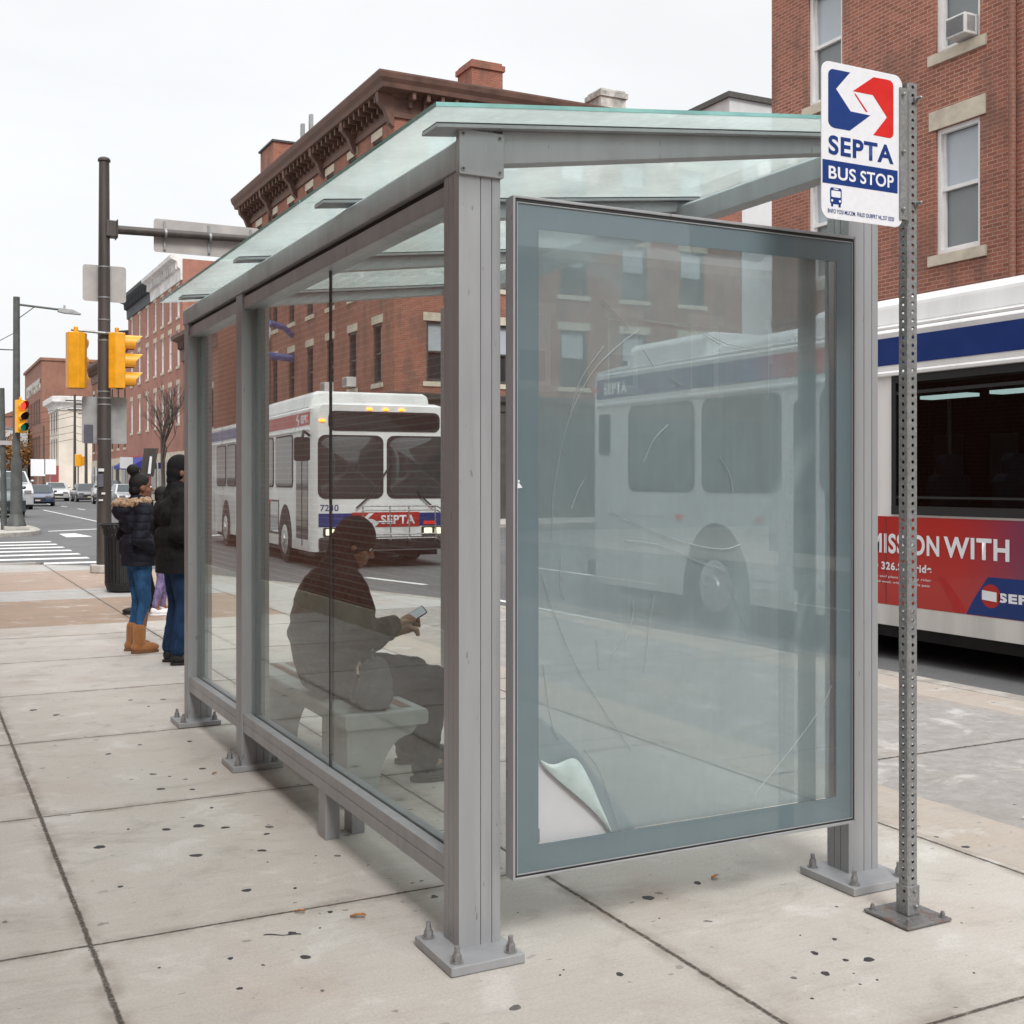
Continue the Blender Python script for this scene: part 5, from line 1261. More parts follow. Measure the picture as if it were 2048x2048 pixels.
for x in (3.98, 4.75, 5.5):
    b = MB(); b.cyl((x - .02, 21.06, 5.873), (x + .02, 21.06, 5.875), .083, n=20); b.box(x - .02, x + .02, 21.12, 21.16, 5.6, 6.1); adopt(b.build('clamp', M['galv'], None, smooth=40), sp_)
b = MB(); b.rrect('y', 21.19, 21.20, 2.63, 3.34, 4.63, 5.25, .05); b.build('sign_plate', M['signback'], PL)
b = MB(); b.rrect('y', 21.20, 21.21, 2.62, 3.35, 2.20, 3.0, .03); lp_ = b.build('sign_plate', M['signgrey'], PL)
b = MB(); b.box(2.65, 2.80, 21.196, 21.1995, 2.2, 2.52); adopt(b.build('bill', M['sticker2'], None), lp_)
for z in (4.68, 5.2, 4.06, 3.95, 3.08, 2.97, 2.27, 2.86, 4.3):
    b = MB(); b.cyl((2.96, 21.06, z - .012), (2.96, 21.06, z + .012), .128 - .0058 * z + .004, n=24); b.build('strap', M['galv'], PL, smooth=40)
b = MB(); b.tube([(2.42, 21.0, 4.1), (2.96, 20.9, 4.06), (3.25, 21.0, 4.08)], .022); b.build('signal_bracket', M['galv'], PL)
signal(PL, 'signal_head', (2.50, 20.98, 3.58), R(158), h=.94)
signal(PL, 'signal_head', (3.17, 20.94, 3.60), R(88), h=.94)
b = MB()
for z, x, dz, dx in ((1.72, 2.895, .05, .045), (1.33, 2.93, .035, .03), (1.22, 2.89, .03, .035)): b.box(x - dx, x + dx, 20.93, 20.938, z, z + dz)
b.build('sticker', M['sticker'], PL); b = MB(); b.box(2.85, 2.93, 20.932, 20.945, 1.46, 1.68); b.build('sticker', M['sticker2'], PL)

P2 = thing('lamp_post', 'dark street lamp post on the far left corner carrying a red lit signal', 'street lamp', (3.06, 40.8, 0))
b = MB(); b.box(2.7, 3.42, 40.5, 41.1, 0, .12); b.build('base', M['slab'], P2, bevel=.02)
b = MB(); b.cyl((3.06, 40.8, .12), (3.06, 40.8, .5), .30, .2, n=16); b.cyl((3.06, 40.8, .5), (3.06, 40.8, 2.35), .19, .165, n=16); b.cyl((3.06, 40.8, 2.35), (3.06, 40.8, 7.45), .115, .10, n=16); b.build('shaft', M['polegrey'], P2, smooth=40)
b = MB(); b.tube([(3.0, 40.8, 7.22), (4.5, 40.8, 7.12)], .035); b.tube([(3.1, 40.8, 6.75), (3.6, 40.8, 7.17)], .015); b.build('arm', M['polegrey'], P2)
b = MB(); b.prism([(4.3, 7.06), (4.5, 7.02), (5.0, 7.0), (5.0, 7.03), (4.75, 7.14), (4.3, 7.17)], 'y', 40.68, 40.92); b.cyl((4.5, 40.8, 7.15), (4.5, 40.8, 7.28), .035); b.build('lamp_head', M['signgrey'], P2)
signal(P2, 'signal_head', (3.16, 40.55, 3.62), R(22), h=1.04)
P3 = thing('signal_post', 'thin dark post left of the lamp post with a small cross arm', 'post', (2.72, 41.2, 0))
b = MB(); b.cyl((2.72, 41.2, 0), (2.66, 41.2, 4.55), .10, .075, n=14); b.build('shaft', M['polegrey'], P3, smooth=40)
b = MB(); b.box(2.2, 2.95, 41.05, 41.09, 2.72, 2.86); b.build('sign_arm', M['signback'], P3)
b = MB(); b.tube([(2.67, 41.2, 3.9), (1.8, 41.0, 3.95)], .03); b.build('arm', M['polegrey'], P3)
def utility(x, y, h, label, cross=True):
    o = thing('utility_pole', label, 'utility pole', (x, y, 0), 'utility poles down the street')
    b = MB(); b.cyl((x, y, 0), (x, y, h), .16, .11, n=10); b.build('shaft', M['windark'], o)
    if cross: b = MB(); b.box(x - .9, x + .9, y - .06, y + .06, h - .7, h - .58); b.box(x - .7, x + .7, y - .06, y + .06, h - 1.6, h - 1.5); b.build('cross_arm', M['windark'], o)
utility(14.95, 118, 9.5, 'nearest wooden utility pole with two cross arms, in front of the cream building'); utility(15.0, 127, 10.4, 'second wooden utility pole with cross arms, left of the nearest one'); utility(15.0, 158, 8.5, 'short bare pole at the corner of the cream building', False)
b = MB()
def cable(p, q, sag, r=.02):
    pts = [Vector(p).lerp(Vector(q), k / 12) - Vector((0, 0, sag * math.sin(PI * k / 12))) for k in range(13)]; b.tube(pts, r, 5)
for k, z in enumerate((9.2, 8.2, 6.6, 7.3, 5.9, 8.7)): cable((15.0, 127, z), (4.6, 150 + 12 * k, z - .2), .5, .022); cable((14.95, 118, z - .4), (15.0, 127, z), .2, .022)
tag(b.build('overhead_cables', M['wire']), 'thin dark cables strung across the street beyond the cars', 'cable')
b = MB(); cable((3.06, 40.8, 5.75), (-6, 40.0, 6.1), .15, .018); cable((3.0, 40.8, 6.3), (-4, 60, 3.5), .1, .012); tag(b.build('span_wire', M['wire']), 'span wire leaving the lamp post to the left', 'cable')
def small_sign(x, y, z, w, h, mat, label, name='road_sign'):
    o = thing(name, label, 'road sign', (x, y, 0)); b = MB(); b.cyl((x, y, 0), (x, y, z), .05, n=8); b.build('post', M['galv'], o); b = MB(); b.rrect('y', y - .08, y - .06, x - w / 2, x + w / 2, z - h, z, .05); b.build('plate', mat, o)
small_sign(14.75, 93.5, 3.4, .95, .85, M['blindw'], 'pale blue street sign right of the bronze pole'); small_sign(13.6, 150, 4.2, 1.6, 2.0, M['white'], 'white square sign on a post before the warehouse, left of two'); small_sign(14.95, 150, 4.2, 1.3, 1.8, M['white'], 'white square sign on a post before the warehouse, right of two')
o = thing('small_signal', 'small yellow traffic signal far down the street before the cream building', 'traffic signal', (14.6, 121, 0))
b = MB(); b.cyl((14.6, 121, 0), (14.6, 121, 3.0), .06); b.build('post', M['windark'], o); b = MB(); b.box(14.3, 14.9, 120.8, 121.1, 3.0, 4.2); b.box(14.8, 15.2, 120.9, 121.3, 3.1, 4.0); b.build('signal_head', M['yellow'], o, bevel=.05)
o = thing('banner_post', 'dark slanting banner board with a white stroke before the brick row houses', 'banner', (14.8, 86, 0))
b = MB(); b.cyl((14.8, 86, 0), (14.8, 86, 3.9), .06); b.build('post', M['windark'], o); b = MB(); b.prism([(14.5, 1.9), (15.4, 1.9), (15.75, 3.9), (14.75, 3.9)], 'y', 85.85, 85.9); bb_ = b.build('board', M['pole'], o); b = MB(); b.prism([(15.0, 2.1), (15.2, 2.1), (15.3, 3.3), (15.15, 3.35)], 'y', 85.84, 85.848); adopt(b.build('white_stroke', M['white'], None), bb_)

# ------------------------------------------------------------------ litter bin
TB = thing('litter_bin', 'black slatted steel litter bin with flared top beside the waiting woman', 'litter bin', (2.72, 17.3, 0))
b = MB(); cx, cy = 2.72, 17.3
for k in range(30):
    a = 2 * PI * k / 30; c_, s_ = math.cos(a), math.sin(a); tx, ty = -s_, c_
    P_ = lambda r_, z: (cx + c_ * r_, cy + s_ * r_, z)
    path_ = [P_(.27, .1), P_(.28, .78), P_(.30, .88), P_(.345, .95)]
    for p, q in zip(path_[:-1], path_[1:]):
        w_ = .018; p, q = Vector(p), Vector(q); d = Vector((tx, ty, 0)) * w_; o_ = Vector((c_, s_, 0)) * .008
        b.face([p - d + o_, p + d + o_, q + d + o_, q - d + o_]); b.face([p - d - o_, p + d - o_, q + d - o_, q - d - o_]); b.face([p - d - o_, p - d + o_, q - d + o_, q - d - o_]); b.face([p + d - o_, p + d + o_, q + d + o_, q + d - o_])
b.build('slat_cage', M['black'], TB)
b = MB()
b.cyl((cx, cy, .02), (cx, cy, .14), .25, .285, n=30); b.build('base_ring', M['black'], TB, smooth=40)
b = MB(); b.cyl((cx, cy, .76), (cx, cy, .80), .29, n=30, cap=False); b.build('hoop', M['black'], TB, smooth=40)
b = MB(); b.cyl((cx, cy, .13), (cx, cy, .80), .235, n=24); b.build('liner', M['windark'], TB, smooth=40)
b = MB(); pts = [(cx + .35 * math.cos(2 * PI * k / 30), cy + .35 * math.sin(2 * PI * k / 30), .95) for k in range(31)]; b.tube(pts, .012, 6); b.build('rim', M['black'], TB)
# ------------------------------------------------------------------ people (local frame: facing +x, own left is +y)
def hand(pr, wrist, d, up, s=1., curl=.6, side=1):
    """palm, four unequal bent fingers and a thumb leaving the side of the palm"""
    d = Vector(d).normalized(); up = Vector(up); up = (up - d * up.dot(d)).normalized(); lat = d.cross(up).normalized() * side
    w = Vector(wrist); pc = w + d * .045 * s
    pr.append(('c', tuple(w), tuple(pc + d * .03 * s), .024 * s, .03 * s))
    for k, (o, l) in enumerate(((-.030, .070), (-.010, .080), (.010, .074), (.029, .058))):
        b = pc + d * .038 * s + lat * o * s; j = b + (d * math.cos(curl * .6) - up * math.sin(curl * .6)) * l * .55 * s
        e = j + (d * math.cos(curl * 1.9) - up * math.sin(curl * 1.9)) * l * .5 * s
        pr.append(('c', tuple(b), tuple(j), .0105 * s, .0095 * s)); pr.append(('c', tuple(j), tuple(e), .0095 * s, .008 * s))
    b = w + d * .025 * s - lat * .026 * s; j = b + (d * .6 - lat * .8).normalized() * .036 * s; e = j + (d * .9 - lat * .1 - up * .35).normalized() * .032 * s
    pr.append(('c', tuple(b), tuple(j), .013 * s, .0115 * s)); pr.append(('c', tuple(j), tuple(e), .0115 * s, .009 * s))
def head(pr, c, pitch=0., yaw=0.):
    """skull, jaw, brow, nose, lips, chin and ears round centre c; returns the transform for hair and eyes"""
    T = Matrix.Translation(c) @ Matrix.Rotation(yaw, 4, 'Z') @ Matrix.Rotation(pitch, 4, 'Y')
    def e(p, r): pr.append(('r', tuple(T @ Vector(p)), r, (0, pitch, yaw)))
    e((-.008, 0, .025), (.098, .077, .098)); e((.028, 0, -.05), (.068, .056, .066)); e((.066, 0, -.098), (.024, .026, .02)); e((.072, 0, .026), (.024, .05, .018))
    pr.append(('c', tuple(T @ Vector((.088, 0, .012))), tuple(T @ Vector((.113, 0, -.028))), .010, .0145)); e((.088, 0, -.062), (.016, .026, .009)); e((.088, 0, -.074), (.014, .021, .008))
    for s in (-1, 1): e((-.005, .078 * s, -.012), (.022, .009, .032)); e((.052, .045 * s, -.03), (.034, .022, .024))
    return T
def eyes(T, body):
    for s in (-1, 1):
        b = MB(); c = T @ Vector((.082, .031 * s, .004)); b.ball(tuple(c), .0115); o = b.build('eye', M['eye'], None, smooth=60); adopt(o, body)
        b = MB(); c = T @ Vector((.0915, .031 * s, .004)); b.ball(tuple(c), .0055); adopt(b.build('pupil', M['black'], None, smooth=60), o)
def C(a, b, r0, r1): return ('c', a, b, r0, r1)

def standing(label, loc, yaw, k, top, legm, shoe, style, vox=.011, stride=.0):
    pr = []
    L = {}
    for s in (-1, 1):
        st = stride * s
        hip, kn, an = (0, .088 * s, .90), (.03 + st * .5, .098 * s, .49), (-.02 + st, .105 * s, .085)
        L[s] = (hip, kn, an)
        pr += [C(hip, kn, .088, .056), C(kn, an, .056, .038), C(an, (an[0] + .13, an[1] + .01 * s, .035), .04, .03)]
    pr += [('e', (0, 0, .95), (.125, .165, .13)), ('e', (.0, 0, 1.12), (.105, .145, .15)), ('e', (-.005, 0, 1.28), (.12, .17, .16)), C((0, -.13, 1.385), (0, .13, 1.385), .062, .062), C((-.005, 0, 1.40), (.015, 0, 1.52), .058, .052)]
    T = head(pr, (.03, 0, 1.60), R(style.get('pitch', 4)), R(style.get('turn', 0)))
    A = {}
    for s in (-1, 1):
        sh, el, wr = (0, .19 * s, 1.375), (-.07, .255 * s, 1.11), (.12, .185 * s, .985)
        A[s] = (sh, el, wr); pr += [C(sh, el, .052, .04), C(el, wr, .04, .027)]
        hand(pr, wr, (.8, -.35 * s, -.45), (.4, .6 * s, .6), 1., .7, s)
    body = sculpt('person', pr, vox, M['skin'], None, 3)
    tag(body, label, 'person', 'people waiting or walking on the pavement')
    # trousers
    t = [('e', (0, 0, .95), (.14, .18, .13))]; fl = style.get('leg', 1.)
    for s in (-1, 1):
        hip, kn, an = L[s]; t += [C((0, .085 * s, .88), kn, .102 * (.5 + .5 * fl), .066 * fl), C(kn, (an[0] - .005, an[1], .13 if not style.get('boots') else .20), .064 * fl, .050 * fl * style.get('cuff', 1.))]
        t += [('e', (-.05, .085 * s, .90), (.09, .09, .10))]
    adopt(sculpt('trousers', t, vox, legm, None, 2, .016), body)
    # coat with sleeves and collar
    g = style.get('bulk', 1.); hem = style.get('hem', .84)
    j = [C((0, -.06, hem + .12 * g), (0, .06, hem + .12 * g), .155 * g, .155 * g), C((-.01, -.06, 1.05), (-.01, .06, 1.05), .15 * g, .15 * g), C((-.015, -.075, 1.26), (-.015, .075, 1.26), .145 * g, .145 * g), C((-.01, -.14, 1.37), (-.01, .14, 1.37), .082 * g, .082 * g), C((-.02, 0, 1.40), (-.01, 0, 1.465), .095, .085)]
    for s in (-1, 1):
        sh, el, wr = A[s]; j += [C(sh, el, .082 * g, .07 * g), C(el, (wr[0] - .02, wr[1], wr[2] + .01), .07 * g, .052 * g)]
    if style.get('hood'): j += [('e', (-.15, 0, 1.37), (.095, .15, .10)), C((-.13, -.1, 1.42), (-.13, .1, 1.42), .06, .06)]
    adopt(sculpt('coat', j, vox, top, None, 2, .028), body)
    # hem lies flat below the waist: a short skirt of the coat
    hm = MB(); N = 28
    for i in range(N):
        a0, a1 = 2 * PI * i / N, 2 * PI * (i + 1) / N
        f = lambda a, z, q: (.158 * g * q * math.cos(a), .212 * g * q * math.sin(a), z)
        hm.face([f(a0, hem - .02, 1.0), f(a1, hem - .02, 1.0), f(a1, hem + .16, .97), f(a0, hem + .16, .97)]); hm.face([f(a0, hem - .02, 1.0), f(a1, hem - .02, 1.0), f(a1, hem, .8), f(a0, hem, .8)])
    adopt(hm.build('coat_hem', top, None, smooth=60), body)
    # head covering
    h = []
    def e(p, r): h.append(('r', tuple(T @ Vector(p)), r, (0, R(style.get('pitch', 4)), R(style.get('turn', 0)))))
    if style['hair'] == 'bun':
        e((-.022, 0, .042), (.102, .085, .098)); e((-.06, 0, -.03), (.06, .072, .07)); e((-.085, 0, .165), (.062, .06, .058)); e((-.07, 0, .12), (.04, .04, .04))
    elif style['hair'] == 'cap':
        e((-.012, 0, .045), (.108, .090, .102)); e((-.04, 0, -.01), (.080, .086, .085)); e((-.06, 0, -.075), (.055, .07, .06))
    else:
        e((-.015, 0, .045), (.104, .084, .095)); e((-.05, 0, -.02), (.06, .078, .07))
    ho = sculpt('hair' if style['hair'] != 'cap' else 'knit_cap', h, vox * .8, M['hair'] if style['hair'] != 'cap' else M['blackcoat'], None, 2); adopt(ho, body)
    eyes(T, body)
    if style.get('fur'):
        fr = []; rr_ = random.Random(3)
        for i in range(36):
            a = R(40 + 280 * i / 35); fr.append(('e', (-.035 + .155 * math.cos(a) - .02, .155 * math.sin(a), 1.455 + .02 * math.cos(a) + rr_.uniform(-.008, .008)), (.036 + rr_.uniform(-.006, .01), .036, .034 + rr_.uniform(-.008, .01))))
        for i in range(90):
            a = R(35 + 290 * rr_.random()); b_ = rr_.random() * 2 * PI; q = Vector((-.055 + (.155 + .036 * math.cos(b_)) * math.cos(a), (.155 + .036 * math.cos(b_)) * math.sin(a), 1.455 + .034 * math.sin(b_)))
            fr.append(C(tuple(q), tuple(q + Vector((math.cos(a) * math.cos(b_), math.sin(a) * math.cos(b_), math.sin(b_) - .2)) * .022), .009, .004))
        adopt(sculpt('fur_collar', fr, .008, M['fur'], None, 1), body)
    for s in (-1, 1):
        an = L[s][2]
        if style.get('boots'):
            p = [C((an[0], an[1], .235), (an[0] - .005, an[1], .10), .062, .06), ('e', (an[0] + .06, an[1] + .006 * s, .05), (.13, .052, .052)), ('e', (an[0] - .02, an[1], .055), (.065, .052, .055))]
            so = sculpt('boot', p, .009, shoe, None, 2); adopt(so, body)
            q = MB(); q.prism([(an[0] + .05 + .137 * math.cos(2 * PI * i / 20), an[1] + .006 * s + .052 * math.sin(2 * PI * i / 20)) for i in range(20)], 'z', .0, .022); adopt(q.build('sole', M['sole'], None, bevel=.004), so)
        else:
            p = [('e', (an[0] + .075, an[1] + .006 * s, .045), (.135, .048, .042)), ('e', (an[0] - .01, an[1], .06), (.06, .046, .058))]
            so = sculpt('shoe', p, .009, shoe, None, 2); adopt(so, body)
            q = MB(); q.prism([(an[0] + .065 + .14 * math.cos(2 * PI * i / 20), an[1] + .006 * s + .05 * math.sin(2 * PI * i / 20)) for i in range(20)], 'z', .0, .022); adopt(q.build('sole', M['black'] if shoe is not M['sneaker'] else M['white'], None, bevel=.004), so)
    body.location = loc; body.rotation_euler = (0, 0, yaw); body.scale = (k, k, k)
    return body

standing('person in navy puffer jacket with fur hood, blue jeans and tan boots', (1.86, 11.12, .002), R(8), .935, M['puffer'], M['denim'], M['suede'], dict(hair='bun', fur=1, hood=1, boots=1, hem=.86, leg=.92, cuff=.95, bulk=1.02, turn=-4, pitch=2))
standing('person in long black coat, knit cap and dark jeans standing just beyond the shelter', (2.04, 10.27, .002), R(6), 1.02, M['blackcoat'], M['navydenim'], M['black'], dict(hair='cap', hem=.78, leg=1.14, cuff=1.25, bulk=1.10, pitch=3, turn=-8))
standing('person in dark trousers and black shoes behind the fur hood jacket', (2.47, 14.35, .002), R(168), .92, M['darkcloth'], M['darkcloth'], M['black'], dict(hair='short', leg=1.2, cuff=1.2, hem=.82), .014, .08)
standing('person in lavender leggings and white shoes partly behind the black coat', (2.61, 14.1, .002), R(-8), .86, M['darkcloth'], M['lavender'], M['sneaker'], dict(hair='short', leg=.95, hem=.86), .014, .05)
standing('person in dark clothes far away at the kerb, left of the bronze signal pole', (11.3, 79, -.118), R(200), 1.03, M['blackcoat'], M['darkcloth'], M['black'], dict(hair='short', leg=1.2, hem=.8), .02, .1)

# seated person looking down at a telephone
pr = []
hipz = .545
for s in (-1, 1):
    kn = (.47, (.17 if s > 0 else -.16), .50); an = ((.46, .21, .09) if s > 0 else (.41, -.20, .09))
    pr += [C((.02, .10 * s, hipz), kn, .092, .062), C(kn, an, .060, .042), C(an, (an[0] + .15, an[1] - .01, .04), .042, .032)]
pr += [('e', (0, 0, .58), (.15, .18, .14)), ('e', (-.03, 0, .74), (.13, .16, .17)), ('e', (-.02, 0, .93), (.14, .19, .18)), C((0, -.15, 1.03), (0, .15, 1.03), .07, .07), C((.0, 0, 1.06), (.05, 0, 1.15), .06, .056)]
TS = head(pr, (.085, -.01, 1.225), R(24), R(-10))
for s in (-1, 1):
    sh, el, wr = (.0, .215 * s, 1.02), (.06, .285 * s, .76), ((.29, -.10, .80) if s < 0 else (.33, .06, .74))
    pr += [C(sh, el, .056, .046), C(el, wr, .044, .029)]
    hand(pr, wr, (.8, .25 if s < 0 else -.3, .28), (-.5, 0, .8), 1., .9, s)
sp = sculpt('person', pr, .009, M['skin'], None, 3)
tag(sp, 'person in dark jacket seated on the shelter bench with back turned, holding a phone', 'person')
t = [('e', (-.02, 0, .565), (.18, .22, .125))]
for s in (-1, 1):
    kn = (.47, (.17 if s > 0 else -.16), .50); an = ((.46, .21, .09) if s > 0 else (.41, -.20, .09)); t += [C((.02, .10 * s, hipz + .01), kn, .115, .088), C(kn, (an[0] - .01, an[1], .13), .085, .074), C((an[0] - .01, an[1], .13), (an[0], an[1], .09), .072, .066)]
adopt(sculpt('trousers', t, .010, M['darkcloth'], None, 2, .03), sp)
j = [C((-.03, -.10, .60), (-.03, .10, .60), .17, .17), C((-.045, -.10, .68), (-.045, .10, .68), .178, .178), C((-.055, -.10, .76), (-.055, .10, .76), .178, .178), C((-.055, -.10, .84), (-.055, .10, .84), .170, .170), C((-.05, -.11, .91), (-.05, .11, .91), .158, .158), C((-.035, -.12, .97), (-.035, .12, .97), .138, .138), C((-.01, -.16, 1.03), (-.01, .16, 1.03), .092, .092), C((-.005, 0, 1.08), (.02, 0, 1.12), .10, .09)]
for s in (-1, 1):
    sh, el, wr = (.0, .215 * s, 1.01), (.06, .285 * s, .76), ((.25, -.125, .80) if s < 0 else (.29, .085, .745)); j += [C(sh, el, .092, .080), C(el, wr, .078, .056)]
adopt(sculpt('jacket', j, .010, M['blackcoat'], None, 2, .035), sp)
h = []
for p, r_ in (((-.012, 0, .035), (.112, .096, .110)), ((-.045, 0, -.02), (.085, .090, .095)), ((-.06, 0, -.085), (.06, .08, .06))): h.append(('r', tuple(TS @ Vector(p)), r_, (0, R(24), R(-10))))
adopt(sculpt('knit_cap', h, .008, M['darkcloth'], None, 2), sp)
eyes(TS, sp)
for s in (-1, 1):
    an = (.46, .21, .09) if s > 0 else (.41, -.20, .09)
    p = [('e', (an[0] + .085, an[1], .05), (.15, .055, .05)), ('e', (an[0] - .005, an[1], .07), (.072, .056, .07)), C((an[0], an[1], .09), (an[0], an[1], .13), .058, .058)]
    so = sculpt('shoe', p, .009, M['bag'], None, 2); adopt(so, sp)
    q = MB(); q.prism([(an[0] + .07 + .155 * math.cos(2 * PI * i / 20), an[1] + .056 * math.sin(2 * PI * i / 20)) for i in range(20)], 'z', .0, .026); adopt(q.build('sole', M['black'], None, bevel=.004), so)
sp.location = (1.985, 5.87, .002); sp.rotation_euler = (0, 0, R(-3))
b = MB(); b.rrect('y', -.004, .004, -.037, .037, -.075, .075, .012); ph = b.build('telephone', M['black'], None, bevel=.002); tag(ph, 'slim phone held in the seated person\'s hands', 'phone')
b = MB(); b.rrect('y', -.0048, -.0042, -.033, .033, -.068, .068, .01); o = b.build('screen', M['phone'], None); adopt(o, ph)
n_ = Vector((-.45, -.62, .64)).normalized(); z_ = Vector((.8, -.1, .45)); z_ = (z_ - n_ * z_.dot(n_)).normalized(); y_ = -n_; x_ = y_.cross(z_)
ph.matrix_world = Matrix.Translation((2.375, 5.76, .85)) @ Matrix((x_, y_, z_)).transposed().to_4x4() @ Matrix.Diagonal((.78, 1, .76, 1))

# bag on the bench
p = [('e', (0, 0, .10), (.09, .15, .11)), ('e', (0, 0, .165), (.072, .125, .075)), C((-.035, -.095, .045), (-.035, .095, .045), .05, .05), C((.035, -.095, .045), (.035, .095, .045), .05, .05), C((-.06, -.08, .06), (-.06, .08, .06), .04, .04), C((-.03, -.11, .1), (-.03, .11, .1), .06, .06)]
bg = sculpt('backpack', p, .008, M['bag'], None, 2, .02); tag(bg, 'dark soft backpack standing on the bench beside the seated person', 'backpack')
b = MB(); b.tube([(-.06, -.11, .12), (-.075, -.05, .20), (-.078, .04, .21), (-.066, .10, .14)], .006); adopt(b.build('zip', M['zip'], None), bg)
b = MB(); b.tube([(0, -.05, .225), (-.01, -.03, .27), (-.01, .03, .27), (0, .05, .225)], .010); adopt(b.build('carry_loop', M['bag'], None, smooth=60), bg)
b = MB(); b.tube([(-.06, -.13, .18), (-.09, -.15, .10), (-.08, -.15, .02)], .012); b.tube([(-.05, .13, .17), (-.085, .15, .10), (-.08, .15, .03)], .012); adopt(b.build('strap', M['darkcloth'], None, smooth=60), bg)
b = MB(); b.tube([(-.086, .0, .14), (-.09, -.01, .10)], .005); adopt(b.build('zip_pull', M['chrome'], None), bg)
bg.location = (2.02, 5.43, .452); bg.rotation_euler = (0, 0, R(-28))

# ------------------------------------------------------------------ trees, dry leaves
def bare_tree(x, y, h, label, seed):
    rn_ = random.Random(seed); o = thing('bare_tree', label, 'tree', (x, y, 0), 'street trees')
    tr, cr = MB(), MB()
    def grow(p, d, l, r_, lev):
        q = p + d * l; (tr if lev == 0 else cr).cyl(p, q, r_, r_ * .68, 7 if lev < 3 else 4, cap=False)
        if lev >= 6: return
        for i in range(3 if lev in (0, 1, 2, 5) else 2):
            nd = (d + Vector((rn_.uniform(-1, 1), rn_.uniform(-1, 1), rn_.uniform(-.25, .75))) * .62).normalized(); grow(q if i < 2 else p.lerp(q, .6), nd, l * rn_.uniform(.66, .86), r_ * .64, lev + 1)
    grow(Vector((x, y, 0)), Vector((0, 0, 1)), h * .26, h * .02, 0)
    tr.build('trunk', M['bark'], o, smooth=60); cr.build('crown', M['bark'], o, smooth=60)
bare_tree(14.9, 79.6, 8.6, 'bare street tree beside the end of the shelter, before the pale row houses', 11)
def leafy(x, y, h, label, seed):
    rn_ = random.Random(seed); o = thing('autumn_tree', label, 'tree', (x, y, 0), None); t_, c_ = MB(), MB()
    t_.cyl((x, y, 0), (x + .2, y, h * .55), .3, .16, 8); 
    for k in range(6): a = 2 * PI * k / 6; t_.cyl((x + .1, y, h * .4), (x + math.cos(a) * h * .2, y + math.sin(a) * h * .2, h * .75), .13, .04, 6)
    t_.build('trunk', M['bark'], o)
    cl = [Vector((x + rn_.gauss(0, h * .15), y + rn_.gauss(0, h * .15), h * .68 + rn_.gauss(0, h * .14))) for _ in range(26)]
    for _ in range(2600):
        c = rn_.choice(cl) + Vector((rn_.gauss(0, .75), rn_.gauss(0, .75), rn_.gauss(0, .6))); s = rn_.uniform(.16, .34)
        a = Vector((rn_.uniform(-1, 1), rn_.uniform(-1, 1), rn_.uniform(-1, 1))).normalized(); b_ = a.orthogonal().normalized()
        c_.face([c - a * s, c - b_ * s * .6, c + a * s, c + b_ * s * .6])
    c_.build('crown', M['autumn'], o)
leafy(14.9, 199, 9, 'rust coloured autumn tree at the end of the street', 9)
rn2 = random.Random(2)
for (x, y, sz, lb) in ((1.42, 3.98, .030, 'orange dry leaf lying in the slab joint nearest the front post'), (1.25, 4.12, .022, 'small brown dry leaf in the slab joint left of the orange one'), (2.80, 3.74, .022, 'tan dry leaf on the slab under the poster case'), (1.44, 6.28, .016, 'tiny dry leaf against the second base plate')):
    b = MB(); n = 7
    for i in range(n):
        u0, u1 = i / n, (i + 1) / n; f = lambda u: sz * .5 * math.sin(PI * u) ** .8 * (1 + .35 * math.sin(9 * u)); zz = lambda u: .003 + sz * .25 * abs(math.sin(2.2 * u))
        b.face([(sz * 2 * u0 - sz, -f(u0), zz(u0) + .006), (sz * 2 * u1 - sz, -f(u1), zz(u1) + .006), (sz * 2 * u1 - sz, 0, zz(u1)), (sz * 2 * u0 - sz, 0, zz(u0))]); b.face([(sz * 2 * u0 - sz, 0, zz(u0)), (sz * 2 * u1 - sz, 0, zz(u1)), (sz * 2 * u1 - sz, f(u1), zz(u1) + .004), (sz * 2 * u0 - sz, f(u0), zz(u0) + .004)])
    o = b.build('dry_leaf', M['leaf']); o.location = (x, y, 0); o.rotation_euler = (0, 0, rn2.uniform(0, 6)); tag(o, lb, 'leaf', 'dry leaves on the pavement')

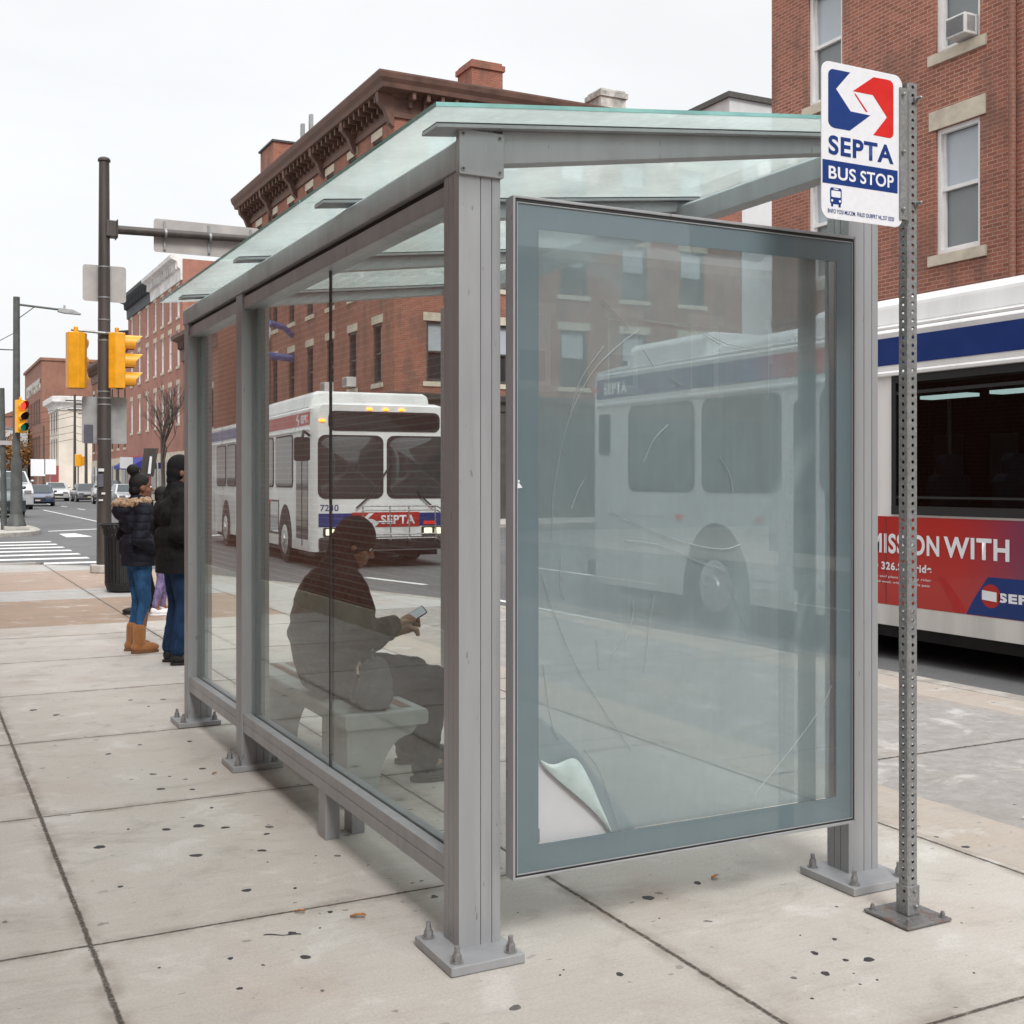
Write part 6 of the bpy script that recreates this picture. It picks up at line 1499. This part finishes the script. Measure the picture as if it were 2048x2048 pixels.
# ------------------------------------------------------------------ sky, sun, camera
ELEV, AZ = R(44), R(188)          # high, from behind the camera; azimuth measured from +Y clockwise
wd = bpy.data.worlds.new('World'); scene.world = wd; wd.use_nodes = True
nt = NT(wd.node_tree); bgn = wd.node_tree.nodes['Background']
sk = nt.new('ShaderNodeTexSky'); sk.sky_type = 'NISHITA'; sk.sun_disc = False; sk.sun_elevation = ELEV; sk.sun_rotation = AZ; sk.air_density = 1; sk.dust_density = 4; sk.ozone_density = 1
gen = nt.new('ShaderNodeTexCoord').outputs['Generated']
zz = nt.sep(gen)[2]
cloud = nt.noise(nt.scale(gen, (1, 1, 3)), 2.2, 6, .55, .3)
lum = nt.m('MULTIPLY', nt.ramp(zz, .36, .95, 6.3, 13.5), nt.ramp(cloud, .35, .65, .965, 1.03))     # overcast: brighter overhead
cc = nt.new('ShaderNodeCombineColor'); nt.put(cc.inputs[0], nt.m('MULTIPLY', lum, .985)); nt.put(cc.inputs[1], nt.m('MULTIPLY', lum, .998)); nt.put(cc.inputs[2], nt.m('MULTIPLY', lum, 1.01))
nt.put(bgn.inputs[0], nt.mix(.95, sk.outputs[0], cc.outputs[0])); bgn.inputs[1].default_value = .1
sl_ = bpy.data.lights.new('Sun', 'SUN'); sl_.energy = 1.5; sl_.angle = R(20); sl_.color = (1, .98, .955)
so_ = bpy.data.objects.new('Sun', sl_); COL.objects.link(so_)
dirv = Vector((math.sin(AZ) * math.cos(ELEV), math.cos(AZ) * math.cos(ELEV), math.sin(ELEV)))
so_.rotation_euler = dirv.to_track_quat('Z', 'Y').to_euler()
cam = bpy.data.cameras.new('Camera'); co = bpy.data.objects.new('Camera', cam); COL.objects.link(co); scene.camera = co
cam.sensor_width = 36; cam.lens = 36 * 2360 / 2048; cam.shift_y = -61 / 2048; cam.clip_start = .05; cam.clip_end = 3000
co.location = (0, 0, 1.55); co.rotation_euler = (R(90), 0, -math.atan(1206 / 2360))
scene.view_settings.view_transform = 'Standard'; scene.view_settings.look = 'None'; scene.view_settings.exposure = .66; scene.view_settings.gamma = 1
scene.cycles.max_bounces = 8; scene.cycles.transparent_max_bounces = 16; scene.cycles.sample_clamp_indirect = 6
scene.cycles.use_denoising = True
scene.cycles.use_adaptive_sampling = True
